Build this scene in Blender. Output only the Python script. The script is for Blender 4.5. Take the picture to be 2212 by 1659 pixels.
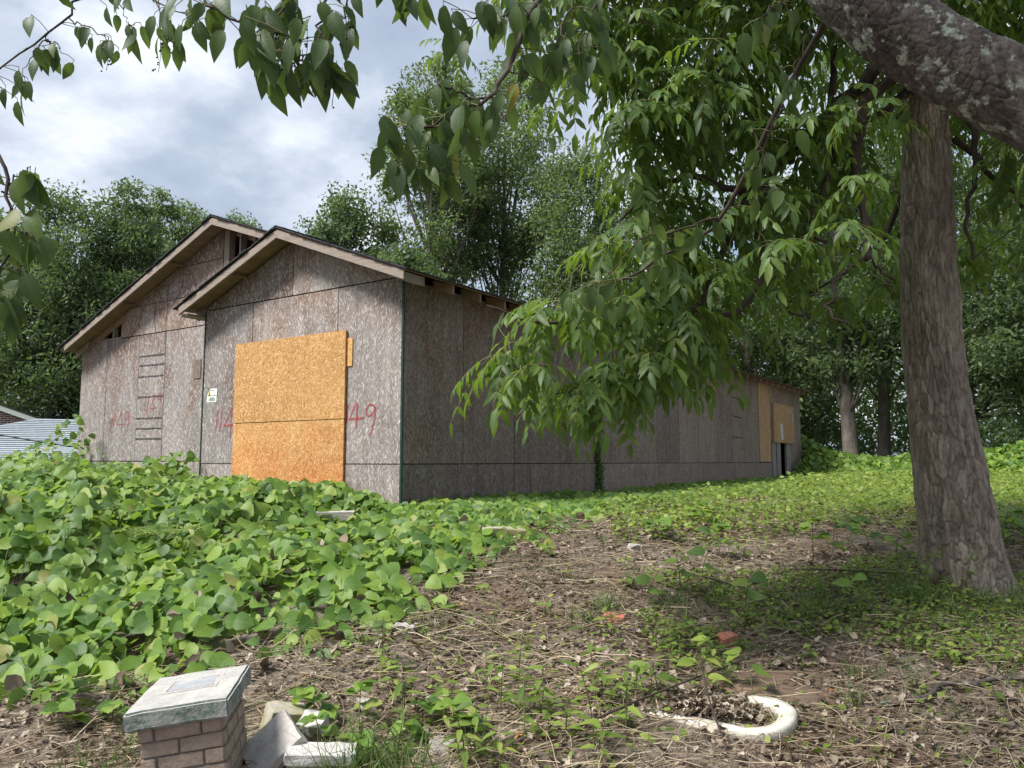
import bpy, bmesh, math
import numpy as np
from mathutils import Matrix, Vector
R = math.radians
for o in list(bpy.data.objects): bpy.data.objects.remove(o)
SC = bpy.context.scene
COL = SC.collection

# ------------------------------------------------------------------ camera, sky, sun, exposure
EYE = 1.55
PITCH = R(5.68)
cd = bpy.data.cameras.new('camera'); cam = bpy.data.objects.new('camera', cd); COL.objects.link(cam)
cd.sensor_width = 36; cd.lens = 27.34; cd.clip_end = 2000; cd.clip_start = .05
cam.location = (0, 0, EYE); cam.rotation_euler = (R(90) + PITCH, 0, 0)
SC.camera = cam

SUN_EL, SUN_AZ = R(52), R(-118)            # azimuth from +Y (view direction), clockwise; sun behind-left of the camera
sd = Vector((math.sin(SUN_AZ)*math.cos(SUN_EL), math.cos(SUN_AZ)*math.cos(SUN_EL), math.sin(SUN_EL)))
W = bpy.data.worlds.new('World'); SC.world = W; W.use_nodes = True
nt = W.node_tree; nt.nodes.clear()
def N(t, typ, **kw):
    n = t.nodes.new(typ)
    for k, v in kw.items(): setattr(n, k, v)
    return n
sky = N(nt, 'ShaderNodeTexSky', sky_type='NISHITA', sun_disc=False, sun_elevation=SUN_EL, sun_rotation=SUN_AZ)
bgs = N(nt, 'ShaderNodeBackground'); bgs.inputs[1].default_value = .12
nt.links.new(sky.outputs[0], bgs.inputs[0])
tc = N(nt, 'ShaderNodeTexCoord'); sp = N(nt, 'ShaderNodeSeparateXYZ'); nt.links.new(tc.outputs['Generated'], sp.inputs[0])
zz = N(nt, 'ShaderNodeMath', operation='MAXIMUM'); nt.links.new(sp.outputs[2], zz.inputs[0]); zz.inputs[1].default_value = 0
za = N(nt, 'ShaderNodeMath', operation='ADD'); nt.links.new(zz.outputs[0], za.inputs[0]); za.inputs[1].default_value = .35
dv = N(nt, 'ShaderNodeVectorMath', operation='DIVIDE'); cb = N(nt, 'ShaderNodeCombineXYZ')
for i in range(3): nt.links.new(za.outputs[0], cb.inputs[i])
nt.links.new(tc.outputs['Generated'], dv.inputs[0]); nt.links.new(cb.outputs[0], dv.inputs[1])
def wnoise(scale, det, off, rough=.55):
    mp = N(nt, 'ShaderNodeMapping'); mp.inputs['Location'].default_value = off; nt.links.new(dv.outputs[0], mp.inputs[0])
    n = N(nt, 'ShaderNodeTexNoise'); n.inputs['Scale'].default_value = scale; n.inputs['Detail'].default_value = det
    n.inputs['Roughness'].default_value = rough
    nt.links.new(mp.outputs[0], n.inputs['Vector']); return n.outputs[0]
def wramp(src, stops):
    r = N(nt, 'ShaderNodeValToRGB'); nt.links.new(src, r.inputs[0])
    while len(r.color_ramp.elements) < len(stops): r.color_ramp.elements.new(.5)
    for e, (p, c) in zip(r.color_ramp.elements, stops): e.position = p; e.color = c
    return r.outputs[0]
ccol = wramp(wnoise(2.6, 9, (3.1, 1.7, .4), .56), [(.34, (.25, .30, .39, 1)), (.47, (.32, .375, .465, 1)), (.55, (.44, .49, .57, 1)), (.66, (.66, .685, .72, 1))])
bgc = N(nt, 'ShaderNodeBackground'); nt.links.new(ccol, bgc.inputs[0]); bgc.inputs[1].default_value = 1.0
dens = wramp(wnoise(1.3, 5, (7.4, 2.2, 1.0)), [(.28, (0, 0, 0, 1)), (.38, (1, 1, 1, 1))])
mx = N(nt, 'ShaderNodeMixShader'); nt.links.new(dens, mx.inputs[0]); nt.links.new(bgs.outputs[0], mx.inputs[1]); nt.links.new(bgc.outputs[0], mx.inputs[2])
wo = N(nt, 'ShaderNodeOutputWorld'); nt.links.new(mx.outputs[0], wo.inputs[0])
sl = bpy.data.lights.new('sun', 'SUN'); sl.energy = 4.3; sl.angle = R(16); sl.color = (1, .97, .92)
so = bpy.data.objects.new('sun', sl); COL.objects.link(so); so.rotation_euler = sd.to_track_quat('Z', 'Y').to_euler(); so.location = (-20, -10, 30)
SC.view_settings.view_transform = 'Standard'; SC.view_settings.look = 'None'; SC.view_settings.gamma = 1
SC.view_settings.exposure = 0.75
SC.render.engine = 'CYCLES'; cy = SC.cycles; cy.max_bounces = 8; cy.diffuse_bounces = 4; cy.glossy_bounces = 2; cy.transmission_bounces = 4; cy.transparent_max_bounces = 6
SC.render.resolution_x = 1024; SC.render.resolution_y = 768

# ------------------------------------------------------------------ helpers
F_PX = 1680.0
def at(px, py, Y):
    """point seen at (px,py) of a 2212x1659 picture, Y metres ahead"""
    x = (px - 1106)/F_PX; y = -(py - 829.5)/F_PX
    d = np.array([x, math.cos(PITCH) - y*math.sin(PITCH), math.sin(PITCH) + y*math.cos(PITCH)])
    return np.array([0, 0, EYE]) + d*Y/d[1]
def hsh(i, j, k, s=0.):
    return np.modf(np.abs(np.sin(i*127.1 + j*311.7 + k*74.7 + s*19.19)*43758.5453))[0]
def vnoise(p, s=0.):
    p = np.asarray(p, float); i = np.floor(p); f = p - i; f = f*f*(3 - 2*f); r = 0
    for a in (0, 1):
        for b in (0, 1):
            for c in (0, 1):
                w = (f[..., 0] if a else 1-f[..., 0])*(f[..., 1] if b else 1-f[..., 1])*(f[..., 2] if c else 1-f[..., 2])
                r = r + w*hsh(i[..., 0]+a, i[..., 1]+b, i[..., 2]+c, s)
    return r
def fbm(p, s=0., o=3):
    r = 0; a = .5; q = np.asarray(p, float)
    for k in range(o): r = r + a*vnoise(q, s+k*3.3); q = q*2.03; a *= .5
    return r/(1-.5**o)
def sm(a, b, x):
    t = np.clip((x-a)/(b-a), 0, 1); return t*t*(3-2*t)
def gz(x, y):
    x = np.asarray(x, float); y = np.asarray(y, float)
    z = .95*sm(2.6, 9.8, y) + np.maximum(y-9.8, 0)*.006
    p = np.stack([x*1.1, y*1.1, x*0], -1)
    return z + (vnoise(p, 5)-.5)*.09*sm(26, 10, y) + (vnoise(p*3.1, 6)-.5)*.035*sm(16, 8, y)
def mk(name, V, F, mat=None, parent=None, smooth=False, loc=None):
    V = np.asarray(V, np.float32).reshape(-1, 3); F = np.asarray(F, np.int32)
    me = bpy.data.meshes.new(name); k = F.shape[1]
    me.vertices.add(len(V)); me.vertices.foreach_set('co', V.ravel())
    me.loops.add(F.size); me.loops.foreach_set('vertex_index', F.ravel())
    me.polygons.add(len(F)); me.polygons.foreach_set('loop_start', np.arange(0, F.size, k, dtype=np.int32))
    if smooth: me.polygons.foreach_set('use_smooth', np.ones(len(F), bool))
    me.update(calc_edges=True)
    if mat: me.materials.append(mat)
    return ob(name, me, parent, loc)
def ob(name, me, parent=None, loc=None):
    o = bpy.data.objects.new(name, me); COL.objects.link(o)
    if parent: o.parent = parent
    if loc is not None: o.location = loc
    return o
def pyd(name, V, F, mat, parent=None, loc=None, smooth=False):
    me = bpy.data.meshes.new(name); me.from_pydata([tuple(map(float, v)) for v in V], [], [tuple(map(int, f)) for f in F])
    if smooth: me.polygons.foreach_set('use_smooth', [True]*len(me.polygons))
    if mat: me.materials.append(mat)
    return ob(name, me, parent, loc)
def tag(o, label=None, cat=None, group=None, kind=None):
    if label: o['label'] = label
    if cat: o['category'] = cat
    if group: o['group'] = group
    if kind: o['kind'] = kind
    return o
def thing(name, label, cat, loc, rz=0, group=None):
    o = bpy.data.objects.new(name, None); COL.objects.link(o); o.location = loc; o.rotation_euler = (0, 0, rz)
    o.empty_display_size = .2
    return tag(o, label, cat, group)
class MB:                                   # collects triangles
    def __init__(s): s.V = []; s.F = []; s.n = 0
    def add(s, V, F):
        V = np.asarray(V, float).reshape(-1, 3); F = np.asarray(F, int)
        if F.shape[1] == 4: F = np.concatenate([F[:, [0, 1, 2]], F[:, [0, 2, 3]]])
        s.V.append(V); s.F.append(F + s.n); s.n += len(V)
    def build(s, name, mat, parent=None, smooth=False, off=(0, 0, 0), kind=None):
        V = np.concatenate(s.V) - np.array(off); o = mk(name, V, np.concatenate(s.F), mat, parent, smooth)
        if kind: o['kind'] = kind
        return o
def nrm(v): return v/np.maximum(np.linalg.norm(v, axis=-1, keepdims=True), 1e-9)
def tube(path, rad, n=6):
    P = np.asarray(path, float); m = len(P); rad = np.broadcast_to(np.asarray(rad, float), (m,))
    T = nrm(np.gradient(P, axis=0)); ref = np.array([0, 0, 1.]) if abs(T[:, 2]).mean() < .8 else np.array([1., 0, 0])
    A = nrm(np.cross(T, ref)); B = np.cross(T, A)
    th = np.linspace(0, 2*np.pi, n, endpoint=False)
    V = P[:, None] + rad[:, None, None]*(np.cos(th)[None, :, None]*A[:, None] + np.sin(th)[None, :, None]*B[:, None])
    i = np.arange(m-1)[:, None]*n; j = np.arange(n)[None]; jn = (j+1) % n
    F = np.stack([i+j, i+jn, i+n+jn, i+n+j], -1).reshape(-1, 4)
    return V.reshape(-1, 3), F
def spline(P, n):
    P = np.asarray(P, float); m = len(P); t = np.linspace(0, m-1, n); i = np.minimum(t.astype(int), m-2); f = (t-i)[:, None]
    p0 = P[np.maximum(i-1, 0)]; p1 = P[i]; p2 = P[i+1]; p3 = P[np.minimum(i+2, m-1)]
    return .5*((2*p1) + (-p0+p2)*f + (2*p0-5*p1+4*p2-p3)*f*f + (-p0+3*p1-3*p2+p3)*f**3)
def leaf_tpl(t, w, fold=.25, curl=.15, wav=0):
    """leaf: y along, x across, z normal; unit length"""
    V = []; rows = []
    for a, b in zip(t, w):
        z = -curl*a*a
        if b < 1e-6: rows.append([len(V)]); V.append((0, a, z))
        else:
            rows.append([len(V), len(V)+1, len(V)+2]); q = wav*math.sin(a*9)
            V += [(-b, a-.02, z+fold*b+q*b), (0, a, z), (b, a-.02, z+fold*b-q*b)]
    F = []
    for r0, r1 in zip(rows[:-1], rows[1:]):
        if len(r0) == 3 and len(r1) == 3:
            for k in (0, 1): F += [(r0[k], r0[k+1], r1[k+1]), (r0[k], r1[k+1], r1[k])]
        elif len(r0) == 1: F += [(r0[0], r1[1], r1[0]), (r0[0], r1[2], r1[1])]
        else: F += [(r0[0], r0[1], r1[0]), (r0[1], r0[2], r1[0])]
    return np.array(V, float), np.array(F, int)
def frames(d, n):
    """rows: leaf axis d, wished normal n -> 3x3 matrices with columns x,y,z"""
    y = nrm(d); x = nrm(np.cross(y, n)); z = np.cross(x, y)
    return np.stack([x, y, z], -1)
def scatter(tpl, O, M, S):
    V, F = tpl; k = len(V)
    X = np.einsum('nij,kj->nki', M, V)*np.asarray(S)[:, None, None] + O[:, None]
    FF = (F[None] + (np.arange(len(O))*k)[:, None, None]).reshape(-1, 3)
    return X.reshape(-1, 3), FF
def veins(o, tpl, n=1):
    a = o if isinstance(o, bpy.types.Mesh) else o.data
    at_ = a.attributes.new('leafco', 'FLOAT_VECTOR', 'POINT'); at_.data.foreach_set('vector', np.tile(tpl[0].astype(np.float32), (n, 1)).ravel()); return o
def mat4(o, M, s):
    return Matrix([[M[0, 0]*s, M[0, 1]*s, M[0, 2]*s, o[0]], [M[1, 0]*s, M[1, 1]*s, M[1, 2]*s, o[1]], [M[2, 0]*s, M[2, 1]*s, M[2, 2]*s, o[2]], [0, 0, 0, 1]])
def tpl_mesh(name, tpl, mat):
    me = bpy.data.meshes.new(name); me.from_pydata([tuple(v) for v in tpl[0].tolist()], [], [tuple(f) for f in tpl[1].tolist()])
    me.polygons.foreach_set('use_smooth', [True]*len(me.polygons)); me.materials.append(mat); return veins(me, tpl)
def rdir(rg, n): return nrm(rg.normal(size=(n, 3)))

# ------------------------------------------------------------------ materials
def newmat(name):
    m = bpy.data.materials.new(name); m.use_nodes = True; t = m.node_tree; t.nodes.clear()
    out = N(t, 'ShaderNodeOutputMaterial'); p = N(t, 'ShaderNodeBsdfPrincipled'); t.links.new(p.outputs[0], out.inputs[0])
    return m, t, p, out
def ramp(t, src, stops):
    r = N(t, 'ShaderNodeValToRGB')
    if src is not None: t.links.new(src, r.inputs[0])
    while len(r.color_ramp.elements) < len(stops): r.color_ramp.elements.new(.5)
    for e, (p, c) in zip(r.color_ramp.elements, stops): e.position = p; e.color = (*c[:3], 1)
    return r.outputs[0]
def noise(t, vec, scale, det=4, rough=.55, dist=0):
    n = N(t, 'ShaderNodeTexNoise'); n.inputs['Scale'].default_value = scale; n.inputs['Detail'].default_value = det
    n.inputs['Roughness'].default_value = rough; n.inputs['Distortion'].default_value = dist
    if vec is not None: t.links.new(vec, n.inputs['Vector'])
    return n.outputs[0]
def mapv(t, vec, sc=(1, 1, 1), loc=(0, 0, 0)):
    m = N(t, 'ShaderNodeMapping'); m.inputs['Scale'].default_value = sc; m.inputs['Location'].default_value = loc
    t.links.new(vec, m.inputs[0]); return m.outputs[0]
def mth(t, op, a, b=None, clamp=False):
    n = N(t, 'ShaderNodeMath', operation=op); n.use_clamp = clamp
    for i, v in enumerate((a, b)):
        if v is None: continue
        if isinstance(v, (int, float)): n.inputs[i].default_value = v
        else: t.links.new(v, n.inputs[i])
    return n.outputs[0]
def mixc(t, f, a, b, typ='MIX'):
    n = N(t, 'ShaderNodeMix', data_type='RGBA', blend_type=typ)
    for s, v in ((n.inputs[0], f), (n.inputs[6], a), (n.inputs[7], b)):
        if isinstance(v, (int, float)): s.default_value = v
        elif isinstance(v, tuple): s.default_value = (*v[:3], 1)
        else: t.links.new(v, s)
    return n.outputs[2]
def bump(t, p, h, strength=.5, dist=.01):
    b = N(t, 'ShaderNodeBump'); b.inputs['Strength'].default_value = strength; b.inputs['Distance'].default_value = dist
    t.links.new(h, b.inputs['Height']); t.links.new(b.outputs[0], p.inputs['Normal'])
def objv(t): return N(t, 'ShaderNodeTexCoord').outputs['Object']
def orand(t): return N(t, 'ShaderNodeObjectInfo').outputs['Random']

def leaf_mat(name, stops, trans=(.25, .42, .05), tf=.38, rough=.42, spec=.45, vein=0):
    m, t, p, out = newmat(name)
    isl = N(t, 'ShaderNodeNewGeometry').outputs['Random Per Island']
    rnd = mth(t, 'FRACT', mth(t, 'ADD', isl, orand(t)))
    col = ramp(t, rnd, stops)
    nz = noise(t, objv(t), 30, 2)
    col = mixc(t, .35, col, ramp(t, nz, [(.3, (.35, .35, .35)), (.7, (.65, .65, .65))]), 'OVERLAY')
    if vein:                                             # pale midrib and side veins
        s_ = N(t, 'ShaderNodeSeparateXYZ'); t.links.new(N(t, 'ShaderNodeAttribute', attribute_name='leafco').outputs['Vector'], s_.inputs[0])
        ax_ = mth(t, 'ABSOLUTE', s_.outputs[0]); mid = mth(t, 'LESS_THAN', ax_, .022)
        sv = mth(t, 'GREATER_THAN', mth(t, 'SINE', mth(t, 'MULTIPLY', mth(t, 'SUBTRACT', s_.outputs[1], mth(t, 'MULTIPLY', ax_, .75)), 44.)), .80)
        vv = mth(t, 'MAXIMUM', mid, mth(t, 'MULTIPLY', sv, .6)); col = mixc(t, mth(t, 'MULTIPLY', vv, vein), col, (.30, .40, .14))
        bump(t, p, mth(t, 'SINE', mth(t, 'MULTIPLY', mth(t, 'SUBTRACT', s_.outputs[1], mth(t, 'MULTIPLY', ax_, .75)), 44.)), .25*vein, .004)
    t.links.new(col, p.inputs['Base Color']); p.inputs['Roughness'].default_value = rough; p.inputs['Specular IOR Level'].default_value = spec
    tr = N(t, 'ShaderNodeBsdfTranslucent'); t.links.new(mixc(t, .6, col, trans), tr.inputs[0])
    mx = N(t, 'ShaderNodeMixShader'); mx.inputs[0].default_value = tf
    t.links.new(p.outputs[0], mx.inputs[1]); t.links.new(tr.outputs[0], mx.inputs[2]); t.links.new(mx.outputs[0], out.inputs[0])
    return m
M = {}
M['kudzu'] = leaf_mat('kudzu_leaf', [(0, (.045, .10, .026)), (.3, (.09, .175, .035)), (.65, (.15, .25, .04)), (.95, (.22, .32, .05)), (1, (.28, .28, .08))], (.38, .58, .06), .38, .5, .32, .26)
M['pecan'] = leaf_mat('pecan_leaf', [(0, (.032, .07, .022)), (.4, (.055, .105, .028)), (.8, (.085, .15, .034)), (1, (.14, .2, .045))], (.30, .46, .03), .42, .48, .3, .12)
M['cherry'] = leaf_mat('cherry_leaf', [(0, (.03, .06, .022)), (.6, (.05, .09, .03)), (.985, (.08, .13, .035)), (1, (.26, .20, .045))], (.22, .34, .05), .36, .5, .28, .07)
M['wood_a'] = leaf_mat('woodland_leaf_hazed', [(0, (.055, .085, .045)), (.5, (.085, .125, .06)), (.9, (.115, .16, .075)), (1, (.15, .2, .085))], (.24, .38, .08), .42, .55, .3)  # greyed and lightened: distance haze is mixed into the leaf colour
M['wood_b'] = leaf_mat('woodland_leaf_pale_hazed', [(0, (.07, .105, .05)), (.5, (.105, .15, .065)), (.9, (.14, .19, .08)), (1, (.18, .23, .09))], (.28, .42, .09), .42, .55, .3)  # paler leaves, with the same distance haze in their colour
M['weed'] = leaf_mat('weed_leaf', [(0, (.08, .13, .03)), (.5, (.15, .225, .045)), (.85, (.23, .31, .06)), (1, (.32, .36, .09))], (.42, .56, .07), .4, .5, .3)
M['grass'] = leaf_mat('grass_blade', [(0, (.04, .08, .025)), (.6, (.08, .14, .035)), (.9, (.14, .19, .06)), (1, (.3, .26, .13))], (.26, .40, .07), .3, .5, .3)
M['dead'] = leaf_mat('dead_leaf', [(0, (.06, .044, .032)), (.3, (.14, .105, .078)), (.6, (.25, .20, .15)), (.88, (.37, .31, .245)), (.985, (.45, .39, .32)), (1, (.28, .14, .06))], (.3, .2, .1), .1, .7, .2)
M['straw'] = leaf_mat('dry_stem', [(0, (.08, .055, .038)), (.35, (.2, .145, .095)), (.7, (.34, .265, .18)), (1, (.48, .40, .28))], (.3, .2, .1), .05, .7, .2)
M['stem'] = leaf_mat('green_stem', [(0, (.09, .10, .035)), (.6, (.14, .16, .06)), (1, (.24, .2, .1))], (.2, .25, .05), .1, .6, .3)

def simple(name, col, rough=.7, var=.25, scale=8, spec=.3, bmp=0):
    m, t, p, o = newmat(name); nz = noise(t, objv(t), scale, 5)
    a = tuple(c*(1-var) for c in col); b = tuple(min(1, c*(1+var)) for c in col)
    t.links.new(ramp(t, nz, [(.3, a), (.7, b)]), p.inputs['Base Color']); p.inputs['Roughness'].default_value = rough
    p.inputs['Specular IOR Level'].default_value = spec
    if bmp: bump(t, p, nz, bmp, .01)
    return m
def osb(name, stops, brown=None, vert=True, pinkish=None, light=.5, streak=.35, flake=(.62, .58, .55)):
    m, t, p, o = newmat(name)
    s = N(t, 'ShaderNodeSeparateXYZ'); t.links.new(objv(t), s.inputs[0])
    u = mth(t, 'ADD', s.outputs[0], s.outputs[1]); rn = orand(t)
    c = N(t, 'ShaderNodeCombineXYZ'); t.links.new(u, c.inputs[0]); t.links.new(s.outputs[2], c.inputs[1])
    t.links.new(mth(t, 'MULTIPLY', rn, 37.), c.inputs[2])
    v = c.outputs[0]; vals = []
    for k in range(3):
        vo = N(t, 'ShaderNodeTexVoronoi', feature='F1'); vo.inputs['Scale'].default_value = (15, 21, 12)[k]
        t.links.new(mapv(t, v, (1, 1, 0), (k*3.3, k*1.7, 0)), vo.inputs['Vector'])
        sc = N(t, 'ShaderNodeSeparateColor'); t.links.new(vo.outputs['Color'], sc.inputs[0])
        ang = mth(t, 'MULTIPLY', mth(t, 'SUBTRACT', sc.outputs[0], .5), 1.5 if vert else 3.1)
        vr = N(t, 'ShaderNodeVectorRotate', rotation_type='Z_AXIS'); t.links.new(v, vr.inputs['Vector']); t.links.new(ang, vr.inputs['Angle'])
        vs = N(t, 'ShaderNodeTexVoronoi', feature='F1'); vs.inputs['Scale'].default_value = 1
        t.links.new(mapv(t, vr.outputs[0], (105, 15, 0) if vert else (19, 100, 0), (k*9., 4., 0)), vs.inputs['Vector'])
        s2 = N(t, 'ShaderNodeSeparateColor'); t.links.new(vs.outputs['Color'], s2.inputs[0]); vals.append((s2.outputs[0], s2.outputs[1]))
    a = mth(t, 'GREATER_THAN', vals[1][1], .55); b = mth(t, 'GREATER_THAN', vals[2][1], .7)
    mA = N(t, 'ShaderNodeMix'); t.links.new(a, mA.inputs[0]); t.links.new(vals[0][0], mA.inputs[2]); t.links.new(vals[1][0], mA.inputs[3])
    mB = N(t, 'ShaderNodeMix'); t.links.new(b, mB.inputs[0]); t.links.new(mA.outputs[0], mB.inputs[2]); t.links.new(vals[2][0], mB.inputs[3])
    val = mB.outputs[0]
    col = ramp(t, val, stops)
    if brown:                                            # less weathered wood, patchy, high on the wall
        g = mth(t, 'MULTIPLY', mth(t, 'SUBTRACT', s.outputs[2], 2.5), .5)
        nz = noise(t, mapv(t, v, (1.0, .55, 1)), 1.7, 5)
        f = mth(t, 'ADD', g, mth(t, 'MULTIPLY', mth(t, 'SUBTRACT', nz, .52), 5.0), True)
        col = mixc(t, mth(t, 'MULTIPLY', f, .9), col, ramp(t, val, brown))
    if pinkish:
        g = mth(t, 'MULTIPLY', mth(t, 'SUBTRACT', 1.95, s.outputs[2]), 1.1)
        f = mth(t, 'ADD', g, mth(t, 'MULTIPLY', mth(t, 'SUBTRACT', noise(t, v, 2.2, 4), .45), 2.5), True)
        col = mixc(t, mth(t, 'MULTIPLY', f, .75), col, mixc(t, .8, col, pinkish, 'MULTIPLY'))
    stn = noise(t, mapv(t, v, (9, .8, 1)), 1.0, 5)      # vertical weather streaks
    col = mixc(t, streak, col, ramp(t, stn, [(.32, (.28, .26, .25)), (.7, (.72, .72, .72))]), 'OVERLAY')
    big = noise(t, v, .9, 3); col = mixc(t, .4, col, ramp(t, big, [(.3, (.36, .36, .37)), (.7, (.62, .6, .58))]), 'OVERLAY')
    tint = ramp(t, rn, [(0, (.38, .38, .39)), (1, (.62, .61, .60))]); col = mixc(t, .8, col, tint, 'OVERLAY')
    fl = mth(t, 'GREATER_THAN', vals[2][0], .9); col = mixc(t, mth(t, 'MULTIPLY', fl, light), col, flake)
    t.links.new(col, p.inputs['Base Color']); p.inputs['Roughness'].default_value = .75; p.inputs['Specular IOR Level'].default_value = .2
    bump(t, p, val, .35, .003)
    return m
M['osb'] = osb('weathered_osb', [(0, (.175, .15, .135)), (.4, (.24, .213, .198)), (.75, (.30, .275, .26)), (1, (.39, .37, .36))],
               [(0, (.115, .075, .055)), (.4, (.17, .118, .09)), (.75, (.23, .165, .128)), (1, (.31, .24, .195))], light=.6)
M['osb_side_shaded'] = osb('weathered_osb_side_shaded', [(0, (.12, .088, .072)), (.4, (.172, .135, .115)), (.75, (.216, .176, .155)), (1, (.285, .246, .225))],  # browner OSB, with the side wall's shade darkened into its colour
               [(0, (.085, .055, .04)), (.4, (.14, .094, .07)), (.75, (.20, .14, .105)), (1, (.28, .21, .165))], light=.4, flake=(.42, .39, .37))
M['osb_new'] = osb('fresh_osb', [(0, (.32, .155, .05)), (.35, (.47, .255, .092)), (.75, (.58, .34, .135)), (1, (.70, .47, .23))], None, False, (.95, .55, .42), .35, .12, (.80, .58, .30))
M['osb_tan'] = osb('tan_osb', [(0, (.26, .15, .075)), (.5, (.36, .225, .12)), (1, (.5, .35, .22))], None, True, None, .3, .25, (.5, .4, .3))
def wood(name, a, b, gray=.3):
    m, t, p, o = newmat(name)
    v = objv(t); s = N(t, 'ShaderNodeSeparateXYZ'); t.links.new(v, s.inputs[0])
    nz = noise(t, mapv(t, v, (3, 3, 40)), 1.2, 6, .6, .6); col = ramp(t, nz, [(.3, a), (.7, b)])
    n2 = noise(t, v, 2.5, 4); col = mixc(t, mth(t, 'MULTIPLY', n2, gray*2), col, (.24, .22, .21))
    t.links.new(col, p.inputs['Base Color']); p.inputs['Roughness'].default_value = .75; bump(t, p, nz, .3, .004); return m
M['fascia'] = wood('weathered_board', (.17, .125, .09), (.33, .26, .20))
M['rafter'] = wood('pine_rafter', (.20, .12, .07), (.36, .24, .15), .15)
M['grayboard'] = wood('grey_board', (.10, .09, .085), (.22, .20, .19), .5)
M['dark'] = simple('felt_and_shade_black', (.012, .012, .013), .9)  # black of the joint felt, also used as painted attic shade
M['tar'] = simple('tar_line', (.02, .018, .018), .8)
M['green_strip'] = simple('green_edge_seal', (.012, .04, .03), .6)
def shingle(name, a, b):
    m, t, p, o = newmat(name); v = objv(t)
    nz = noise(t, v, 60, 3); n2 = noise(t, mapv(t, v, (6, 1.5, 6)), 1.2, 4)
    col = mixc(t, .5, ramp(t, n2, [(.3, a), (.7, b)]), ramp(t, nz, [(.3, a), (.75, b)]))
    tint = ramp(t, orand(t), [(0, (.4, .4, .4)), (1, (.6, .6, .6))]); col = mixc(t, .8, col, tint, 'OVERLAY')
    t.links.new(col, p.inputs['Base Color']); p.inputs['Roughness'].default_value = .9; bump(t, p, nz, .4, .003); return m
M['shingle'] = shingle('dark_asphalt_shingle', (.022, .024, .028), (.06, .064, .07))
M['shingle_grey'] = shingle('blue_grey_shingle', (.20, .235, .26), (.34, .38, .41))
def spray(name, col):
    m, t, p, out = newmat(name); v = objv(t); nz = noise(t, v, 70, 3)
    p.inputs['Base Color'].default_value = (*col, 1); p.inputs['Roughness'].default_value = .6
    tr = N(t, 'ShaderNodeBsdfTransparent'); mx = N(t, 'ShaderNodeMixShader')
    t.links.new(ramp(t, nz, [(.34, (.1, .1, .1)), (.56, (.8, .8, .8))]), mx.inputs[0]); t.links.new(tr.outputs[0], mx.inputs[1]); t.links.new(p.outputs[0], mx.inputs[2])
    t.links.new(mx.outputs[0], out.inputs[0]); return m
M['red_paint'] = spray('red_spray_paint', (.36, .035, .045))
M['white_paint'] = spray('white_paint_smear', (.72, .74, .76))
M['black_line'] = spray('black_marker_line', (.02, .018, .02))
def bark(name, a, b, c, lich=0., lc=(.30, .34, .27), sc=1.):
    m, t, p, o = newmat(name); v = objv(t)
    nz = noise(t, mapv(t, v, (14*sc, 14*sc, 4*sc)), 1.5, 6, .65); col = ramp(t, nz, [(.25, a), (.5, b), (.75, c)])
    n2 = noise(t, v, 2.2, 3); col = mixc(t, .45, col, ramp(t, n2, [(.3, (.36, .33, .31)), (.7, (.62, .62, .62))]), 'OVERLAY')
    pa = N(t, 'ShaderNodeAttribute', attribute_name='plate').outputs['Fac']; col = mixc(t, .75, col, ramp(t, pa, [(.0, (.5, .5, .5)), (.15, (.3, .29, .28)), (.5, (.5, .5, .5)), (.9, (.7, .7, .69))]), 'OVERLAY')
    if lich:
        n3 = noise(t, v, 15.0, 5, .6); n4 = noise(t, v, 45, 3)
        f = mth(t, 'MULTIPLY', ramp(t, n3, [(.55, (0, 0, 0)), (.61, (1, 1, 1))]), ramp(t, n4, [(.35, (.3, .3, .3)), (.55, (1, 1, 1))]))
        col = mixc(t, mth(t, 'MULTIPLY', f, lich), col, lc)
    t.links.new(col, p.inputs['Base Color']); p.inputs['Roughness'].default_value = .85; p.inputs['Specular IOR Level'].default_value = .2
    n5 = noise(t, mapv(t, v, (40*sc, 40*sc, 14*sc)), 2, 4); bump(t, p, n5, .5, .006); return m
M['bark'] = bark('pecan_bark', (.115, .092, .073), (.23, .193, .158), (.37, .325, .28))
M['bark_cherry'] = bark('cherry_bark', (.034, .029, .026), (.08, .07, .063), (.16, .145, .132), .95, (.30, .34, .28), .7)
M['bark_far'] = bark('woodland_bark', (.05, .042, .035), (.11, .095, .08), (.19, .17, .15), .3, (.25, .27, .23), .3)
M['twig'] = simple('dark_twig', (.045, .032, .025), .8, .4, 20)
M['berry'] = simple('cherry_berry', (.012, .01, .014), .35, .3, 30, .5)
def concrete(name, a, b, moss=None, mz=None):
    m, t, p, o = newmat(name); v = objv(t); nz = noise(t, v, 9, 8, .7); n2 = noise(t, v, 60, 3)
    col = mixc(t, .35, ramp(t, nz, [(.3, a), (.7, b)]), ramp(t, n2, [(.3, a), (.7, b)]))
    if moss:
        f = ramp(t, noise(t, v, 4, 5), [(.42, (0, 0, 0)), (.6, (1, 1, 1))])
        if mz is not None:
            g = N(t, 'ShaderNodeNewGeometry'); s = N(t, 'ShaderNodeSeparateXYZ'); t.links.new(g.outputs['True Normal'], s.inputs[0])
            f = mth(t, 'MULTIPLY', mth(t, 'ADD', f, .45, True), mth(t, 'LESS_THAN', s.outputs[2], .5)); f = mth(t, 'MULTIPLY', f, ramp(t, n2, [(.3, (.25, .25, .25)), (.6, (1, 1, 1))]))
        col = mixc(t, mth(t, 'MULTIPLY', f, .85), col, moss)
    t.links.new(col, p.inputs['Base Color']); p.inputs['Roughness'].default_value = .9; bump(t, p, mth(t, 'ADD', nz, n2), .6, .006); return m
M['cap'] = concrete('cast_concrete_cap', (.24, .235, .215), (.47, .46, .43), (.055, .10, .08), 1)
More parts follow.
